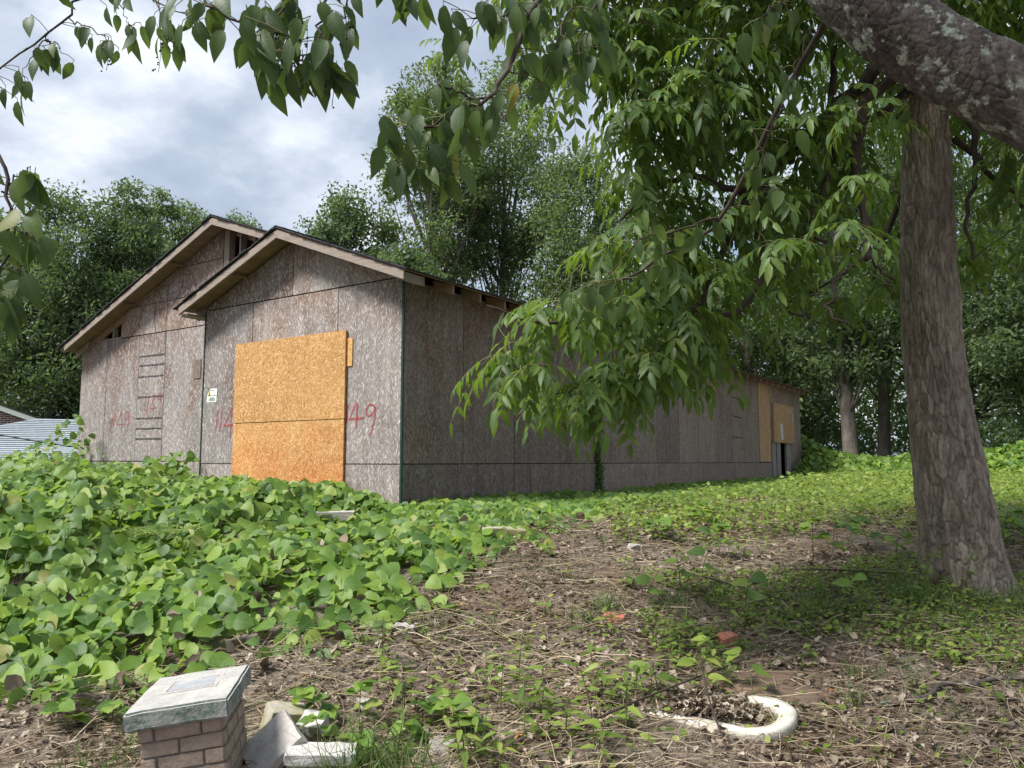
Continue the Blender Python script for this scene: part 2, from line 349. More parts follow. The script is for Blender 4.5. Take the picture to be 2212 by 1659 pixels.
M['cap_slate'] = concrete('blue_grey_mortar', (.21, .22, .23), (.38, .39, .395))
M['brick_buff'] = concrete('buff_brick', (.20, .15, .115), (.37, .295, .235))
M['mortar'] = concrete('mortar', (.18, .155, .135), (.30, .27, .24))
M['mortar_white'] = concrete('white_mortar', (.38, .36, .34), (.58, .56, .54))
M['stone'] = concrete('rubble_concrete', (.27, .245, .22), (.48, .45, .42))
M['stone_moss'] = concrete('mossy_rubble', (.30, .27, .22), (.46, .42, .34), (.20, .19, .06))
M['brick_red'] = concrete('red_brick', (.30, .10, .06), (.48, .20, .13))
M['porcelain'] = simple('old_porcelain', (.52, .49, .42), .4, .3, 9, .4)
M['rot'] = wood('rotten_wood', (.06, .036, .02), (.21, .13, .075), .1)
M['paper'] = simple('paper', (.72, .76, .68), .7, .05)
M['paper_back'] = simple('yellowed_paper', (.50, .38, .10), .7, .1)
M['ink'] = simple('black_ink', (.02, .02, .02), .7, .05)
M['gutter'] = simple('brown_gutter', (.05, .045, .04), .5, .1)
M['siding'] = simple('pale_siding', (.50, .50, .46), .6, .06)
M['cable'] = simple('black_cable', (.01, .01, .01), .6, .1)
# ground
m, t, p, o = newmat('bare_earth'); v = objv(t)
n1 = noise(t, v, .8, 5); n2 = noise(t, v, 14, 6, .7); n3 = noise(t, v, 70, 3)
col = mixc(t, .6, ramp(t, n2, [(.3, (.075, .058, .045)), (.5, (.16, .128, .098)), (.7, (.28, .23, .18))]), ramp(t, n3, [(.3, (.055, .042, .033)), (.7, (.25, .205, .16))]))
col = mixc(t, ramp(t, n1, [(.48, (0, 0, 0)), (.62, (.5, .5, .5))]), col, (.15, .085, .055))
t.links.new(col, p.inputs['Base Color']); p.inputs['Roughness'].default_value = .95; bump(t, p, mth(t, 'ADD', n2, n3), .8, .02)
M['ground'] = m
# brick wall of the neighbour (too far to tell bricks apart)
m, t, p, o = newmat('far_brickwork'); br = N(t, 'ShaderNodeTexBrick'); s = N(t, 'ShaderNodeSeparateXYZ'); t.links.new(objv(t), s.inputs[0])
c = N(t, 'ShaderNodeCombineXYZ'); t.links.new(s.outputs[0], c.inputs[0]); t.links.new(s.outputs[2], c.inputs[1]); t.links.new(c.outputs[0], br.inputs[0])
br.inputs['Scale'].default_value = 1; br.inputs['Brick Width'].default_value = .22; br.inputs['Row Height'].default_value = .075; br.inputs['Mortar Size'].default_value = .008
br.inputs['Color1'].default_value = (.10, .05, .045, 1); br.inputs['Color2'].default_value = (.15, .08, .07, 1); br.inputs['Mortar'].default_value = (.45, .42, .4, 1)
t.links.new(br.outputs[0], p.inputs['Base Color']); p.inputs['Roughness'].default_value = .9; M['far_brick'] = m

# ------------------------------------------------------------------ ground
def axis(a, b, fine0, fine1, df, g=1.25):
    x = list(np.arange(fine0, fine1+1e-6, df)); d = df; v = fine1
    while v < b: d *= g; v += d; x.append(v)
    d = df; v = fine0
    while v > a: d *= g; v -= d; x.insert(0, v)
    return np.array(x)
gx = axis(-350, 350, -7, 8, .11); gy = axis(-80, 500, 1.5, 14, .11)
X, Y = np.meshgrid(gx, gy); Z = gz(X, Y); nx = len(gx)
i = (np.arange(len(gy)-1)[:, None]*nx + np.arange(nx-1)[None]).ravel()
g = mk('ground', np.stack([X, Y, Z], -1), np.stack([i, i+1, i+nx+1, i+nx], -1), M['ground'], None, True); tag(g, 'brown earth yard sloping up to the boarded house', kind='structure')

# ------------------------------------------------------------------ the boarded house; local x = right along the front, y = back along the side wall
TH = R(33.9); C0 = (-1.393, 9.85, 0)
WW, DW, SET, LEN = 4.14, 9.42, .8, 20.1
house = thing('boarded_house', 'long unfinished house sheathed in weathered grey OSB panels with dark shingle roof', 'house', C0, -TH)
GB = .78                                                   # bottom of the walls, just under the ground
def prism(name, poly, axis_, pos, thick, mat, parent=house):
    """poly of (a,z); axis_ 'f' front plane at y=pos (outside -y), 'r' side plane at x=pos (outside +x)"""
    n = len(poly); V = []
    for k in (0, 1):
        for a, z in poly:
            V.append((a, pos - thick*(1-k), z) if axis_ == 'f' else (pos + thick*(1-k), a, z))
    A = sum(poly[i][0]*poly[(i+1) % n][1] - poly[(i+1) % n][0]*poly[i][1] for i in range(n))
    F = [list(range(n)), list(range(2*n-1, n-1, -1))] + [[(i+1) % n, i, n+i, n+(i+1) % n] for i in range(n)]
    if A < 0: F = [f[::-1] for f in F]
    return pyd(name, V, F, mat, parent)
rgH = np.random.default_rng(3)
def panel(a0, a1, z0, z1, ax='f', pos=0., mat=None, th=.013, top=None, name='osb_panel', gap=.0065):
    a0, a1 = min(a0, a1)+gap, max(a0, a1)-gap; z0 += gap
    if top is None: poly = [(a0, z0), (a1, z0), (a1, z1-gap), (a0, z1-gap)]
    else:
        ka = [a0] + [k for k in top[1] if a0 < k < a1] + [a1]; pts = [(a, min(z1-gap, top[0](a)-gap)) for a in ka[::-1]]
        # add crossings with the course top
        q = []
        for (x0, y0), (x1, y1) in zip(pts[:-1], pts[1:]):
            q.append((x0, y0)); f0, f1 = top[0](x0)-z1, top[0](x1)-z1
            if f0*f1 < 0: xc = x0 + (x1-x0)*f0/(f0-f1); q.append((xc, z1-gap))
        q.append(pts[-1]); q = [(a, max(z, z0+.001)) for a, z in q]
        poly = [(a0, z0), (a1, z0)] + q
    jit = rgH.uniform(0, .0035)
    return prism(name, poly, ax, pos, th + jit, mat or M['osb'])
SL = .381
wing_top = (lambda x: 4.76 - SL*abs(-x - 2.07), (-2.07,))
main_top = (lambda x: 5.62 - SL*abs(-x - 4.74), (-4.74,))
# front wing
for a0, a1 in ((0, -1.18), (-1.18, -2.99), (-2.99, -WW)): panel(a0, a1, 1.515, 3.92)
for a0, a1 in ((0, -2.07), (-2.07, -WW)): panel(a0, a1, GB, 1.515)
for a0, a1 in ((.0, -2.115), (-2.115, -WW)): panel(a0, a1, 3.925, 9, top=wing_top)
# main gable wall, set back
for a0, a1 in ((-WW, -6.5), (-6.5, -7.36), (-7.36, -8.47), (-8.47, -DW)): panel(a0, a1, 1.555, 3.93, pos=SET)
for a0, a1 in ((-WW, -7.36), (-7.36, -DW)): panel(a0, a1, GB, 1.55, pos=SET)
for a0, a1 in ((-WW, -5.6), (-5.6, -6.5), (-6.5, -8.02)): panel(a0, a1, 3.935, 4.5, pos=SET, top=main_top)
for a0, a1 in ((-4.9, -6.95), (-6.95, -8.02)): panel(a0, a1, 4.5, 5.07, pos=SET, top=main_top)
panel(-4.9, -6.25, 5.07, 9, pos=SET, top=main_top)
# right side wall
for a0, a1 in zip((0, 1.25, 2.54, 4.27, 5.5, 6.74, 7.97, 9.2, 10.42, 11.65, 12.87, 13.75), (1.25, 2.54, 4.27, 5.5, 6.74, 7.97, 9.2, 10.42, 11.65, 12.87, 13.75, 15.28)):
    panel(a0, a1, 1.515, 3.9, 'r', 0, M['osb_side_shaded'])
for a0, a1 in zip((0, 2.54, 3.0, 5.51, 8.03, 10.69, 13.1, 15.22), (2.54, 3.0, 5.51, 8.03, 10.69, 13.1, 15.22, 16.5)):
    panel(a0, a1, GB, 1.515, 'r', 0, M['osb_side_shaded'])
panel(16.5, 18.7, 2.15, 3.9, 'r', 0, M['osb_side_shaded']); panel(18.7, LEN, GB, 3.9, 'r', 0, M['osb_side_shaded'])
tag(panel(15.3, 16.45, 1.53, 3.86, 'r', .0, M['osb_tan'], .02), 'narrow tan panel, less weathered than its neighbours')
# hidden walls close the box
prism('rear_wall', [(0, GB), (0, 3.9), (-4.74, 5.6), (-DW, 3.85), (-DW, GB)], 'f', LEN+.02, .02, M['osb_side_shaded'])
prism('left_wall', [(SET, GB), (LEN, GB), (LEN, 3.85), (SET, 3.85)], 'r', -DW-.03, .02, M['osb_side_shaded'])
prism('wing_side_wall', [(0, GB), (SET, GB), (SET, 3.95), (0, 3.95)], 'r', -WW-.005, .02, M['osb_side_shaded'])
# black felt behind the joints
mb = MB()
def bbox(mb, x0, x1, y0, y1, z0, z1):
    V = [(x, y, z) for z in (z0, z1) for y in (y0, y1) for x in (x0, x1)]
    mb.add(V, [(0, 2, 3, 1), (4, 5, 7, 6), (0, 1, 5, 4), (2, 6, 7, 3), (0, 4, 6, 2), (1, 3, 7, 5)])
bbox(mb, -WW+.02, -.01, .004, .012, GB, 3.95); bbox(mb, -DW+.02, -WW, SET+.004, SET+.012, GB, 3.93)
bbox(mb, -.012, -.004, .02, 16.5, GB, 3.88); bbox(mb, -.012, -.004, 16.5, 18.7, 2.15, 3.88); bbox(mb, -.012, -.004, 18.7, LEN-.05, GB, 3.88)
mb.build('wall_felt', M['dark'], house)
prism('wall_felt', [(-WW+.1, 3.93), (-.1, 3.93), (-2.07, 4.68)], 'f', .012, .008, M['dark'])
prism('wall_felt', [(-8.0, 3.94), (-4.92, 3.94), (-4.92, 5.5), (-8.0, 4.3)], 'f', SET+.012, .008, M['dark'])
def box(name, x0, x1, y0, y1, z0, z1, mat, parent=house, bev=0.):
    bm = bmesh.new(); bmesh.ops.create_cube(bm, size=1)
    for v in bm.verts: v.co = ((x0+x1)/2 + v.co.x*(x1-x0), (y0+y1)/2 + v.co.y*(y1-y0), (z0+z1)/2 + v.co.z*(z1-z0))
    if bev: bmesh.ops.bevel(bm, geom=bm.edges[:], offset=bev, segments=1, affect='EDGES')
    me = bpy.data.meshes.new(name); bm.to_mesh(me); bm.free(); me.materials.append(mat); return ob(name, me, parent)
# corner seals
box('corner_strip', -.012, .019, -.022, -.0, GB, 3.9, M['green_strip']); box('corner_strip', -WW-.03, -WW-.006, -.02, .02, GB, 3.9, M['green_strip'])
# boarded window
tag(box('window_board', -3.33, -.98, -.055, -.02, 2.118, 3.31, M['osb_new'], bev=.002), 'fresh orange OSB sheet over the upper half of the window')
tag(box('window_board', -3.325, -.985, -.05, -.02, .95, 2.108, M['osb_new'], bev=.002), 'fresh orange OSB sheet with pinkish stain over the lower half')
box('board_patch', -1.0, -.88, -.027, -.019, 2.82, 3.2, M['osb_new']); box('dark_patch', -5.6, -5.4, SET-.028, SET-.02, 3.0, 3.33, M['osb_side_shaded'])
box('board_shim', -3.3, -1.02, -.0205, -.014, 1.0, 3.28, M['rafter'])
# rake boards, roofs
def slope_box(name, u0, z0, u1, z1, y0, y1, lo, hi, mat, parent=house):
    """bar whose section follows the roof slope from (u0,z0) to (u1,z1), lo/hi vertical offsets"""
    V = [(-u, y, z+h) for y in (y0, y1) for (u, z) in ((u0, z0), (u1, z1)) for h in (lo, hi)]
    F = [(0, 1, 3, 2), (4, 6, 7, 5), (0, 4, 5, 1), (2, 3, 7, 6), (0, 2, 6, 4), (1, 5, 7, 3)]
    if u1 < u0: F = [f[::-1] for f in F]
    return pyd(name, V, [f[::-1] for f in F], mat, parent)
def roof(ur, zr, ue, ze, y0, y1, nm='roof', parent=house, expo=.145, skip=0):
    dk = slope_box(nm, ur, zr+.002, ue, ze+.002, y0+.012, y1, -.001, .02, M['rafter'])
    nc = int(math.hypot(ue-ur, ze-zr)/expo) + 1; s = (ze-zr)/(ue-ur); sg = 1 if ue > ur else -1
    for k in range(nc):                                  # courses from the eave up
        e = ue + sg*.05 - sg*k*expo*.935; h = e - sg*expo*1.15
        if (h-ur)*sg < 0: h = ur
        ze_, zh = zr + s*(e-ur), zr + s*(h-ur)
        c = slope_box('shingle_course', h, zh+.024, e, ze_+.031, y0-.035-rgH.uniform(0, .03), y1+.04+rgH.uniform(0, .03), 0, .013, M['shingle'], dk)
    return dk
def rake(ur, zr, ue, ze, y, mat):
    slope_box('rake_board', ur, zr, ue, ze, y-.02, y+.018, -.115, -.002, mat)
roof(2.07, 4.80, -.35, 3.88, -.36, SET-.01); roof(2.07, 4.80, 4.42, 3.905, -.36, SET-.01)
rake(2.068, 4.80, -.33, 3.888, -.36, M['fascia']); rake(2.072, 4.80, 4.33, 3.94, -.36, M['fascia'])
MS = (5.66-3.88)/(4.74+.35)
roof(4.74, 5.66, -.35, 3.88, SET+.002, LEN+.25); roof(4.74, 5.66, 9.68, 3.78, SET-.36, LEN+.25)
slope_box('roof_overhang', 4.74, 5.662, 2.3, 5.662-MS*2.44, SET-.35, SET+.0, -.001, .02, M['rafter'])
for k in range(17):
    e = 2.3 + k*.142; z = 5.66 - MS*(4.74-e)
    slope_box('shingle_course', min(e+.165, 4.74), min(z+.165*MS, 5.66)+.024, e, z+.031, SET-.4-rgH.uniform(0, .03), SET, 0, .013, M['shingle'])
slope_box('rake_board', 4.738, 5.66, 2.2, 5.66-MS*2.54, SET-.38, SET-.342, -.115, -.002, M['fascia'])
slope_box('rake_board', 4.742, 5.66, 9.44, 3.87, SET-.38, SET-.342, -.115, -.002, M['fascia'])
for (ur, zr, y0, y1) in ((2.07, 4.80, -.4, SET), (4.74, 5.66, SET-.41, LEN+.28)):
    for sg in (-1, 1): slope_box('ridge_cap', ur, zr+.05, ur+sg*.14, zr+.05-.05, y0, y1, 0, .012, M['shingle'])
# rafter tails and blocking under the right eave, lookouts under the rakes
for y in np.arange(0.012, LEN, .61):
    slope_box('rafter_tail', .02, 3.995, -.32, 3.886, y-.02, y+.02, -.125 if y > .1 else -.13, -.004, M['rafter'])
slope_box('rafter_end_block', -.02, 4.0, -.325, 3.885, -.335, -.02, -.13, -.012, M['fascia'])
for ur, zr, y, us in ((2.07, 4.80, -.3, (1.0, 3.2)), (4.74, 5.66, SET-.3, (6.1, 7.6))):
    for u in us:
        z = zr - SL*abs(u-ur); box('lookout', -u-.02, -u+.02, y-.03, y+.3, z-.06, z-.006, M['rafter'])
box('eave_return', -4.36, -WW-.02, -.33, SET-.02, 3.80, 3.835, M['fascia']); slope_box('rafter_end_block', 4.16, 3.985, 4.36, 3.915, -.03, .02, -.13, -.02, M['fascia'])
slope_box('rafter_end_block', 9.15, 3.97, 9.62, 3.79, SET-.05, SET+.0, -.13, -.01, M['fascia'])
box('eave_return', -9.5, -DW-.04, SET-.3, LEN, 3.75, 3.785, M['fascia'])
# framing seen in the open gable
box('wall_plate', -9.4, -8.02, SET-.01, SET+.08, 3.93, 3.96, M['fascia'])
slope_box('truss_chord', 9.2, 3.97, 8.0, 4.41, SET+.0, SET+.04, -.15, -.02, M['rafter'])
for u in (8.33, 8.7): box('stud', -u-.02, -u+.02, SET+.0, SET+.09, 3.955, 4.41-SL*(u-8.02)-.02, M['fascia'])
for u, w in ((4.83, .14), (4.46, .04), (4.08, .04), (3.7, .04), (3.3, .04)):
    box('stud', -u-w/2, -u+w/2, SET+.0, SET+.12, 3.95, 5.64-MS*abs(4.74-u)-.02, M['fascia'])
slope_box('truss_chord', 4.75, 5.64, 2.3, 5.64-MS*2.44, SET+.125, SET+.165, -.17, -.03, M['rafter'])
prism('attic_shade_sheet', [(-4.9, 3.95), (-2.2, 3.95), (-2.2, 4.7), (-4.74, 5.6), (-4.9, 5.55)], 'f', SET+1.6, .02, M['dark'])  # black sheet added behind the studs, standing in for attic shade
# door opening at the far end
box('opening_board', .018, .09, 16.62, 18.95, 2.12, 3.33, M['osb_tan'], bev=.003)
box('door_post', -.03, .03, 16.55, 16.95, GB, 2.14, M['grayboard']); box('door_post', -.01, .06, 16.98, 17.36, GB, 2.14, M['grayboard'])
box('door_post', -.02, .045, 18.12, 18.45, 1.65, 2.14, M['grayboard']); box('door_post', -.03, .03, 18.16, 18.68, GB, 2.14, M['grayboard'])
def ribbon(name, strokes, w, ax, pos, mat, parent, wob=.006, seed=0):
    mb = MB(); rg = np.random.default_rng(seed)
    for k, s in enumerate(strokes):
        P = spline(s, max(6, 5*len(s))) if len(s) > 2 else np.linspace(s[0], s[1], 7)
        P = P + rg.normal(size=P.shape)*wob*.3; T = nrm(np.gradient(P, axis=0)); Q = np.stack([-T[:, 1], T[:, 0]], -1)
        ww = w*(.75+.5*rg.random(len(P)))[:, None]/2; A = P+Q*ww; B = P-Q*ww; n = len(P); d = pos + k*.0004
        f = (lambda q: np.stack([q[:, 0], np.full(n, -d), q[:, 1]], -1)) if ax == 'f' else (lambda q: np.stack([np.full(n, d), q[:, 0], q[:, 1]], -1))
        i = np.arange(n-1); mb.add(np.concatenate([f(A), f(B)]), np.stack([i, i+1, n+i+1, n+i], -1))
    return mb.build(name, mat, parent)
GA = [[(-8.15, 2.5), (-8.2, 2.2)], [(-8.07, 2.48), (-8.14, 2.2)], [(-7.87, 2.5), (-8.01, 2.25)], [(-8.01, 2.25), (-7.73, 2.26)], [(-7.86, 2.5), (-7.84, 2.3), (-7.84, 2.1)], [(-7.59, 2.42), (-7.65, 2.48), (-7.73, 2.46), (-7.74, 2.39), (-7.67, 2.35), (-7.6, 2.4), (-7.64, 2.14)]]
GBx = [[(-7.06, 2.76), (-7.08, 2.44)], [(-6.97, 2.76), (-7.01, 2.4)], [(-6.79, 2.73), (-6.9, 2.52)], [(-6.9, 2.52), (-6.71, 2.53)], [(-6.79, 2.75), (-6.79, 2.57), (-6.81, 2.4)], [(-6.57, 2.74), (-6.61, 2.79), (-6.68, 2.76), (-6.67, 2.69), (-6.58, 2.68), (-6.57, 2.74), (-6.6, 2.39)]]
GC = [[(-3.75, 2.33), (-3.79, 2.03)], [(-3.65, 2.36), (-3.69, 2.0)], [(-3.43, 2.34), (-3.58, 2.09)], [(-3.6, 2.09), (-3.33, 2.1)], [(-3.41, 2.35), (-3.43, 1.91)]]
GD = [[(-.95, 2.32), (-.97, 2.06)], [(-.8, 2.33), (-.92, 2.11)], [(-.94, 2.11), (-.64, 2.12)], [(-.78, 2.32), (-.79, 1.99)], [(-.45, 2.25), (-.51, 2.29), (-.59, 2.27), (-.61, 2.18), (-.55, 2.14), (-.47, 2.2), (-.45, 2.25), (-.47, 2.07), (-.55, 1.87)]]
ribbon('painted_number', GA, .02, 'f', -SET+.019, M['red_paint'], house, seed=1); ribbon('painted_number', GBx, .02, 'f', -SET+.019, M['red_paint'], house, seed=2)
ribbon('painted_number', GC, .025, 'f', .019, M['red_paint'], house, seed=3); ribbon('painted_number', GD, .026, 'f', .019, M['red_paint'], house, seed=4)
for zz_ in (3.51, 3.33, 3.12, 2.74, 2.34, 2.15, 1.96): ribbon('marker_line', [[(-7.34, zz_+.005), (-6.52, zz_-.004)]], .035, 'f', -SET+.018, M['black_line'], house, seed=int(zz_*100))
for zz_ in (3.25, 2.75, 2.2): ribbon('marker_line', [[(12.9, zz_), (13.75, zz_-.02)]], .03, 'r', .019, M['black_line'], house, seed=int(zz_*77))
ribbon('paint_smear', [[(17.42, 2.72), (17.48, 2.2)], [(17.5, 2.66), (17.53, 2.24)]], .17, 'r', .0925, M['white_paint'], house, seed=9)
ribbon('paint_smear', [[(18.3, 3.25), (18.32, 3.12)], [(18.6, 3.2), (18.62, 3.1)], [(18.82, 3.1), (18.88, 2.85)]], .05, 'r', .0925, M['white_paint'], house, seed=10)
# paper notice
pn = thing('paper_notice', 'small pale paper notice with a folded corner pinned left of the orange boards', 'notice', C0, -TH)
pyd('sheet', [(-4.045, -.019, 2.465), (-3.80, -.021, 2.46), (-3.78, -.024, 2.67), (-3.95, -.023, 2.675), (-4.03, -.02, 2.59)], [(0, 1, 2, 3, 4)], M['paper'], pn)
pyd('folded_corner', [(-3.95, -.024, 2.672), (-4.03, -.021, 2.588), (-3.97, -.035, 2.575)], [(0, 1, 2)], M['paper_back'], pn)
def text(s, size, loc, parent, mat, name='lettering'):
    cu = bpy.data.curves.new('txt', 'FONT'); cu.body = s; cu.size = size; cu.align_x = 'CENTER'; to = bpy.data.objects.new('txt', cu); COL.objects.link(to)
    me = bpy.data.meshes.new_from_object(to.evaluated_get(bpy.context.evaluated_depsgraph_get())); bpy.data.objects.remove(to)
    me.materials.append(mat); o = ob(name, me, parent); o.location = loc; o.rotation_euler = (R(90), 0, 0); return o
text('STOP WORK', .038, (-3.905, -.0265, 2.553), pn, M['ink'])
for k, w in enumerate((.12, .17, .15, .17)): box('print_line', -3.91-w/2, -3.91+w/2, -.0262, -.0245, 2.53-k*.015, 2.534-k*.015, M['ink'], pn)
box('print_line', -3.93, -3.86, -.0275, -.026, 2.645, 2.65, M['ink'], pn)
# dead vines on the gable
dv_ = thing('dead_vine', 'thin leafless dead vines clinging to the left gable wall', 'vine', C0, -TH); rg = np.random.default_rng(8)
for k in range(16):
    a, z = -rg.uniform(5.6, 7.4), rg.uniform(4.3, 5.0); a = min(a, -5.3); P = []
    d = rg.uniform(-.5, .2)
    for q in range(14):
        if z > main_top[0](a)-.06: z = main_top[0](a)-.07; d = -abs(d)
        P.append((a, SET-.022, z)); d += rg.normal()*.25; a += math.sin(d)*.06; z += .06*(1 if k % 3 else -1)*math.cos(d)
    V, F = tube(P, .0032, 4); mk('vine_stem', V, F, M['twig'], dv_)
# small extras that interior light needs: a floor of earth is the ground itself

# ------------------------------------------------------------------ neighbour house and cable
nb = thing('neighbour_house', 'far brick house with pale blue grey shingle roof and white gable trim', 'house', (-15.9, 25.2, .99), R(28))
def slab(name, P, th, mat, parent):
    P = np.array(P, float); n = nrm(np.cross(P[1]-P[0], P[2]-P[0])); k = len(P)
    V = np.concatenate([P, P - n*th]); F = [list(range(k)), list(range(2*k-1, k-1, -1))] + [[(i+1) % k, i, k+i, k+(i+1) % k] for i in range(k)]
    return pyd(name, V, F, mat, parent)
E0, RZ = .38, 2.13
rf = slab('roof', [(-6, 0, E0), (9, 0, E0), (7, 4.2, RZ), (.2, 4.2, RZ)], .12, M['shingle_grey'], nb)
for k in range(24):
    f0 = k/24; f1 = min(f0+1/22, 1); x0 = -6+6.2*f0; x1 = 9-2*f0; h = RZ-E0
    slab('shingle_course', [(x0, 4.2*f0-.02, E0+h*f0+.035), (x1, 4.2*f0-.02, E0+h*f0+.035), (x1-.1, 4.2*f1, E0+h*f1+.012), (x0+.25, 4.2*f1, E0+h*f1+.012)], .012, M['shingle_grey'], rf)
V, F = tube([(-6, -.06, E0-.06), (9, -.06, E0-.06)], .07, 6); mk('gutter', V, F, M['gutter'], nb)
box('wall', -5.4, 8.5, .25, 4.1, -1.2, E0-.03, M['siding'], nb); box('window_frame', -2.2, -.9, .2, .3, -.8, .2, M['gutter'], nb)
GP, GS = 3.5, .38
pyd('brick_gable', [(-9, 4.5, -1.2), (1.2, 4.5, -1.2), (1.2, 4.5, GP-5.1*GS), (-3.9, 4.5, GP), (-9, 4.5, GP-5.1*GS), (-9, 10, -1.2), (1.2, 10, -1.2), (1.2, 10, GP-5.1*GS), (-3.9, 10, GP), (-9, 10, GP-5.1*GS)],
    [(0, 1, 2, 3, 4), (9, 8, 7, 6, 5), (1, 6, 7, 2), (0, 4, 9, 5), (2, 7, 8, 3), (3, 8, 9, 4)], M['far_brick'], nb)
for sg in (-1, 1):
    e = -3.9+sg*5.6; slab('gable_trim', [(-3.9, 4.28, GP+.2), (e, 4.28, GP+.2-5.6*GS), (e, 4.28, GP+.02-5.6*GS), (-3.9, 4.28, GP+.02)][::sg], .06, M['paper'], nb)
    slab('gable_roof', [(-3.9, 4.2, GP+.26), (-3.9, 10.4, GP+.26), (e, 10.4, GP+.26-5.6*GS), (e, 4.2, GP+.26-5.6*GS)][::-sg], .06, M['gutter'], nb)
V, F = tube(spline([at(-200, 915, 20), at(0, 940, 18.5), at(90, 955, 17.6), at(180, 968, 16.6)], 14), .016, 5)
tag(mk('utility_cable', V, F, M['cable']), 'black cable strung from the left house wall across the far roof', 'cable')

# ------------------------------------------------------------------ woodland trees
BL = (np.array([(0, 0, 0), (-.22, .45, .06), (0, 1, -.1), (.22, .45, .06)], float), np.array([(0, 3, 2), (0, 2, 1)]))
def bg_tree(name, label, px, Yd, top, hw, cbase=.25, nleaf=15000, mat='wood_a', seed=0, fork=False, lean=0, tr=.22, ls=.23, group='woodland trees behind the house', xoff=0):
    rg = np.random.default_rng(seed); X = (px-1106)/F_PX*Yd; zt = EYE + (997-top)/F_PX*Yd; b = float(gz(X, Yd)); H = zt - b; cr = hw/F_PX*Yd
    root = thing(name, label, 'tree', (X, Yd, b), 0, group)
    # crown clusters in an uneven envelope
    nc = 130; c = []; nleaf = int(nleaf*1.55)
    while len(c) < nc:
        q = rg.uniform(-1, 1, 3); r = (np.abs(q)**2.8).sum()**(1/2.8)
        if r > 1 or r < .35 and rg.random() < .7: continue
        z = (q[2]+1)/2; w = (.75+.75*z-.95*z**3) if cbase > .2 else (.95-.4*z**3)
        c.append([q[0]*cr*w + lean*z*H*.3, q[1]*cr*w*.9, H*(cbase + (1-cbase)*z*.96)])
    c = np.array(c); keep = fbm(c/1.9, seed*.37+1) > .30; c = c[keep]
    mb = MB()
    th = [np.array([0, 0, -.3])]; 
    path = spline([(0, 0, -.3), (lean*.1*H+rg.normal()*.1, rg.normal()*.1, H*.3), (lean*.2*H+rg.normal()*.25, rg.normal()*.2, H*.62), (lean*.3*H, 0, H*.86)], 16)
    V, F = tube(path, np.linspace(tr*1.15, .03, 16), 9); mb.add(V, F)
    if fork:
        p2 = spline([path[3], path[3]+np.array([.5, .1, H*.16]), path[3]+np.array([1.2, 0, H*.36]), path[3]+np.array([1.5, 0, H*.6])], 14)
        V, F = tube(p2, np.linspace(tr*.8, .03, 14), 8); mb.add(V, F)
    for q in c[::3]:
        j = int(np.clip((q[2]/H*.72)*15, 3, 13)); p0 = path[j]; mid = (p0+q)/2 + np.array([0, 0, -.12*np.linalg.norm(q-p0)]) + rg.normal(size=3)*.12
        V, F = tube(spline([p0, mid, q], 6), np.linspace(tr*.32, .012, 6), 4); mb.add(V, F)
    mb.build('trunk', M['bark_far'], root, True)
    per = nleaf//len(c); O = []
    rad = rg.uniform(.7, 1.5, len(c))*max(.55, cr/3.6)
    for q, r in zip(c, rad):
        d = rdir(rg, per); O.append(q + d*(rg.random((per, 1))**.45)*r*np.array([1.1, 1.1, .8]))
    O = np.concatenate(O); O = O[O[:, 2] > .1]; n = len(O)
    d = rdir(rg, n)*.9 + np.array([0, 0, -.35]); nn = rdir(rg, n) + np.array([0, 0, .9])
    V, F = scatter(BL, O, frames(d, nn), ls*rg.uniform(.7, 1.3, n)); cro = mk('crown', V, F, M[mat], root); cro['kind'] = 'stuff'
    return root
TL = [  # px, Y, top, hw, cbase, n, mat, extra, label
    (-70, 38, 440, 190, .06, 15000, 'wood_a', {}, 'dark bushy tree beyond the far brick house'),
    (100, 36, 385, 150, .10, 17000, 'wood_a', {}, 'tall dark tree standing over the blue grey roof'),
    (250, 37, 370, 110, .10, 13000, 'wood_a', {}, 'dark leafy tree between its two taller neighbours by the left gable'),
    (360, 43, 372, 105, .12, 13000, 'wood_b', {}, 'paler feathery tree just above the left gable slope'),
    (215, 38, 560, 110, .05, 12000, 'wood_b', {}, 'low bright tree rising behind the left roof edge'),
    (500, 48, 425, 60, .2, 4000, 'wood_b', {}, 'small pale treetop showing above the upper ridge'),
    (740, 36, 385, 120, .15, 14000, 'wood_a', {}, 'rounded tree behind the front gable slope'),
    (860, 31, 505, 130, .1, 12000, 'wood_a', {}, 'low dark tree behind the shingle roof'),
    (930, 37, 75, 120, .38, 14000, 'wood_b', dict(fork=True, tr=.32), 'tallest tree with a forked pale trunk behind the roof'),
    (1090, 39, 95, 130, .38, 13000, 'wood_b', {}, 'tall open crowned tree beside the fork trunked one'),
    (1250, 36, 290, 150, .12, 16000, 'wood_b', {}, 'broad pale green tree right of the forked trunk'),
    (1420, 40, 330, 160, .08, 12000, 'wood_a', {}, 'tree half hidden behind the hanging compound leaves'),
    (1620, 36, 300, 170, .04, 13000, 'wood_a', {}, 'dark tree above the far end of the long roof'),
    (1838, 31, 230, 150, .25, 12000, 'wood_a', dict(tr=.3), 'woodland tree with a thick pale trunk past the house end'),
    (1905, 34, 150, 160, .25, 13000, 'wood_a', dict(tr=.26, fork=True), 'woodland tree with a dark forked trunk past the house end'),
    (2100, 33, 250, 180, .05, 14000, 'wood_a', {}, 'dense dark tree behind the big bare trunk'),
    (2290, 29, 200, 200, .05, 15000, 'wood_a', {}, 'dense dark tree at the right edge of the meadow'),
    (2480, 26, 150, 200, .05, 9000, 'wood_a', {}, 'dark tree beyond the right edge of the meadow'),
    (1740, 38, 420, 130, .02, 11000, 'wood_a', {}, 'low dark tree filling the gap past the door opening')]
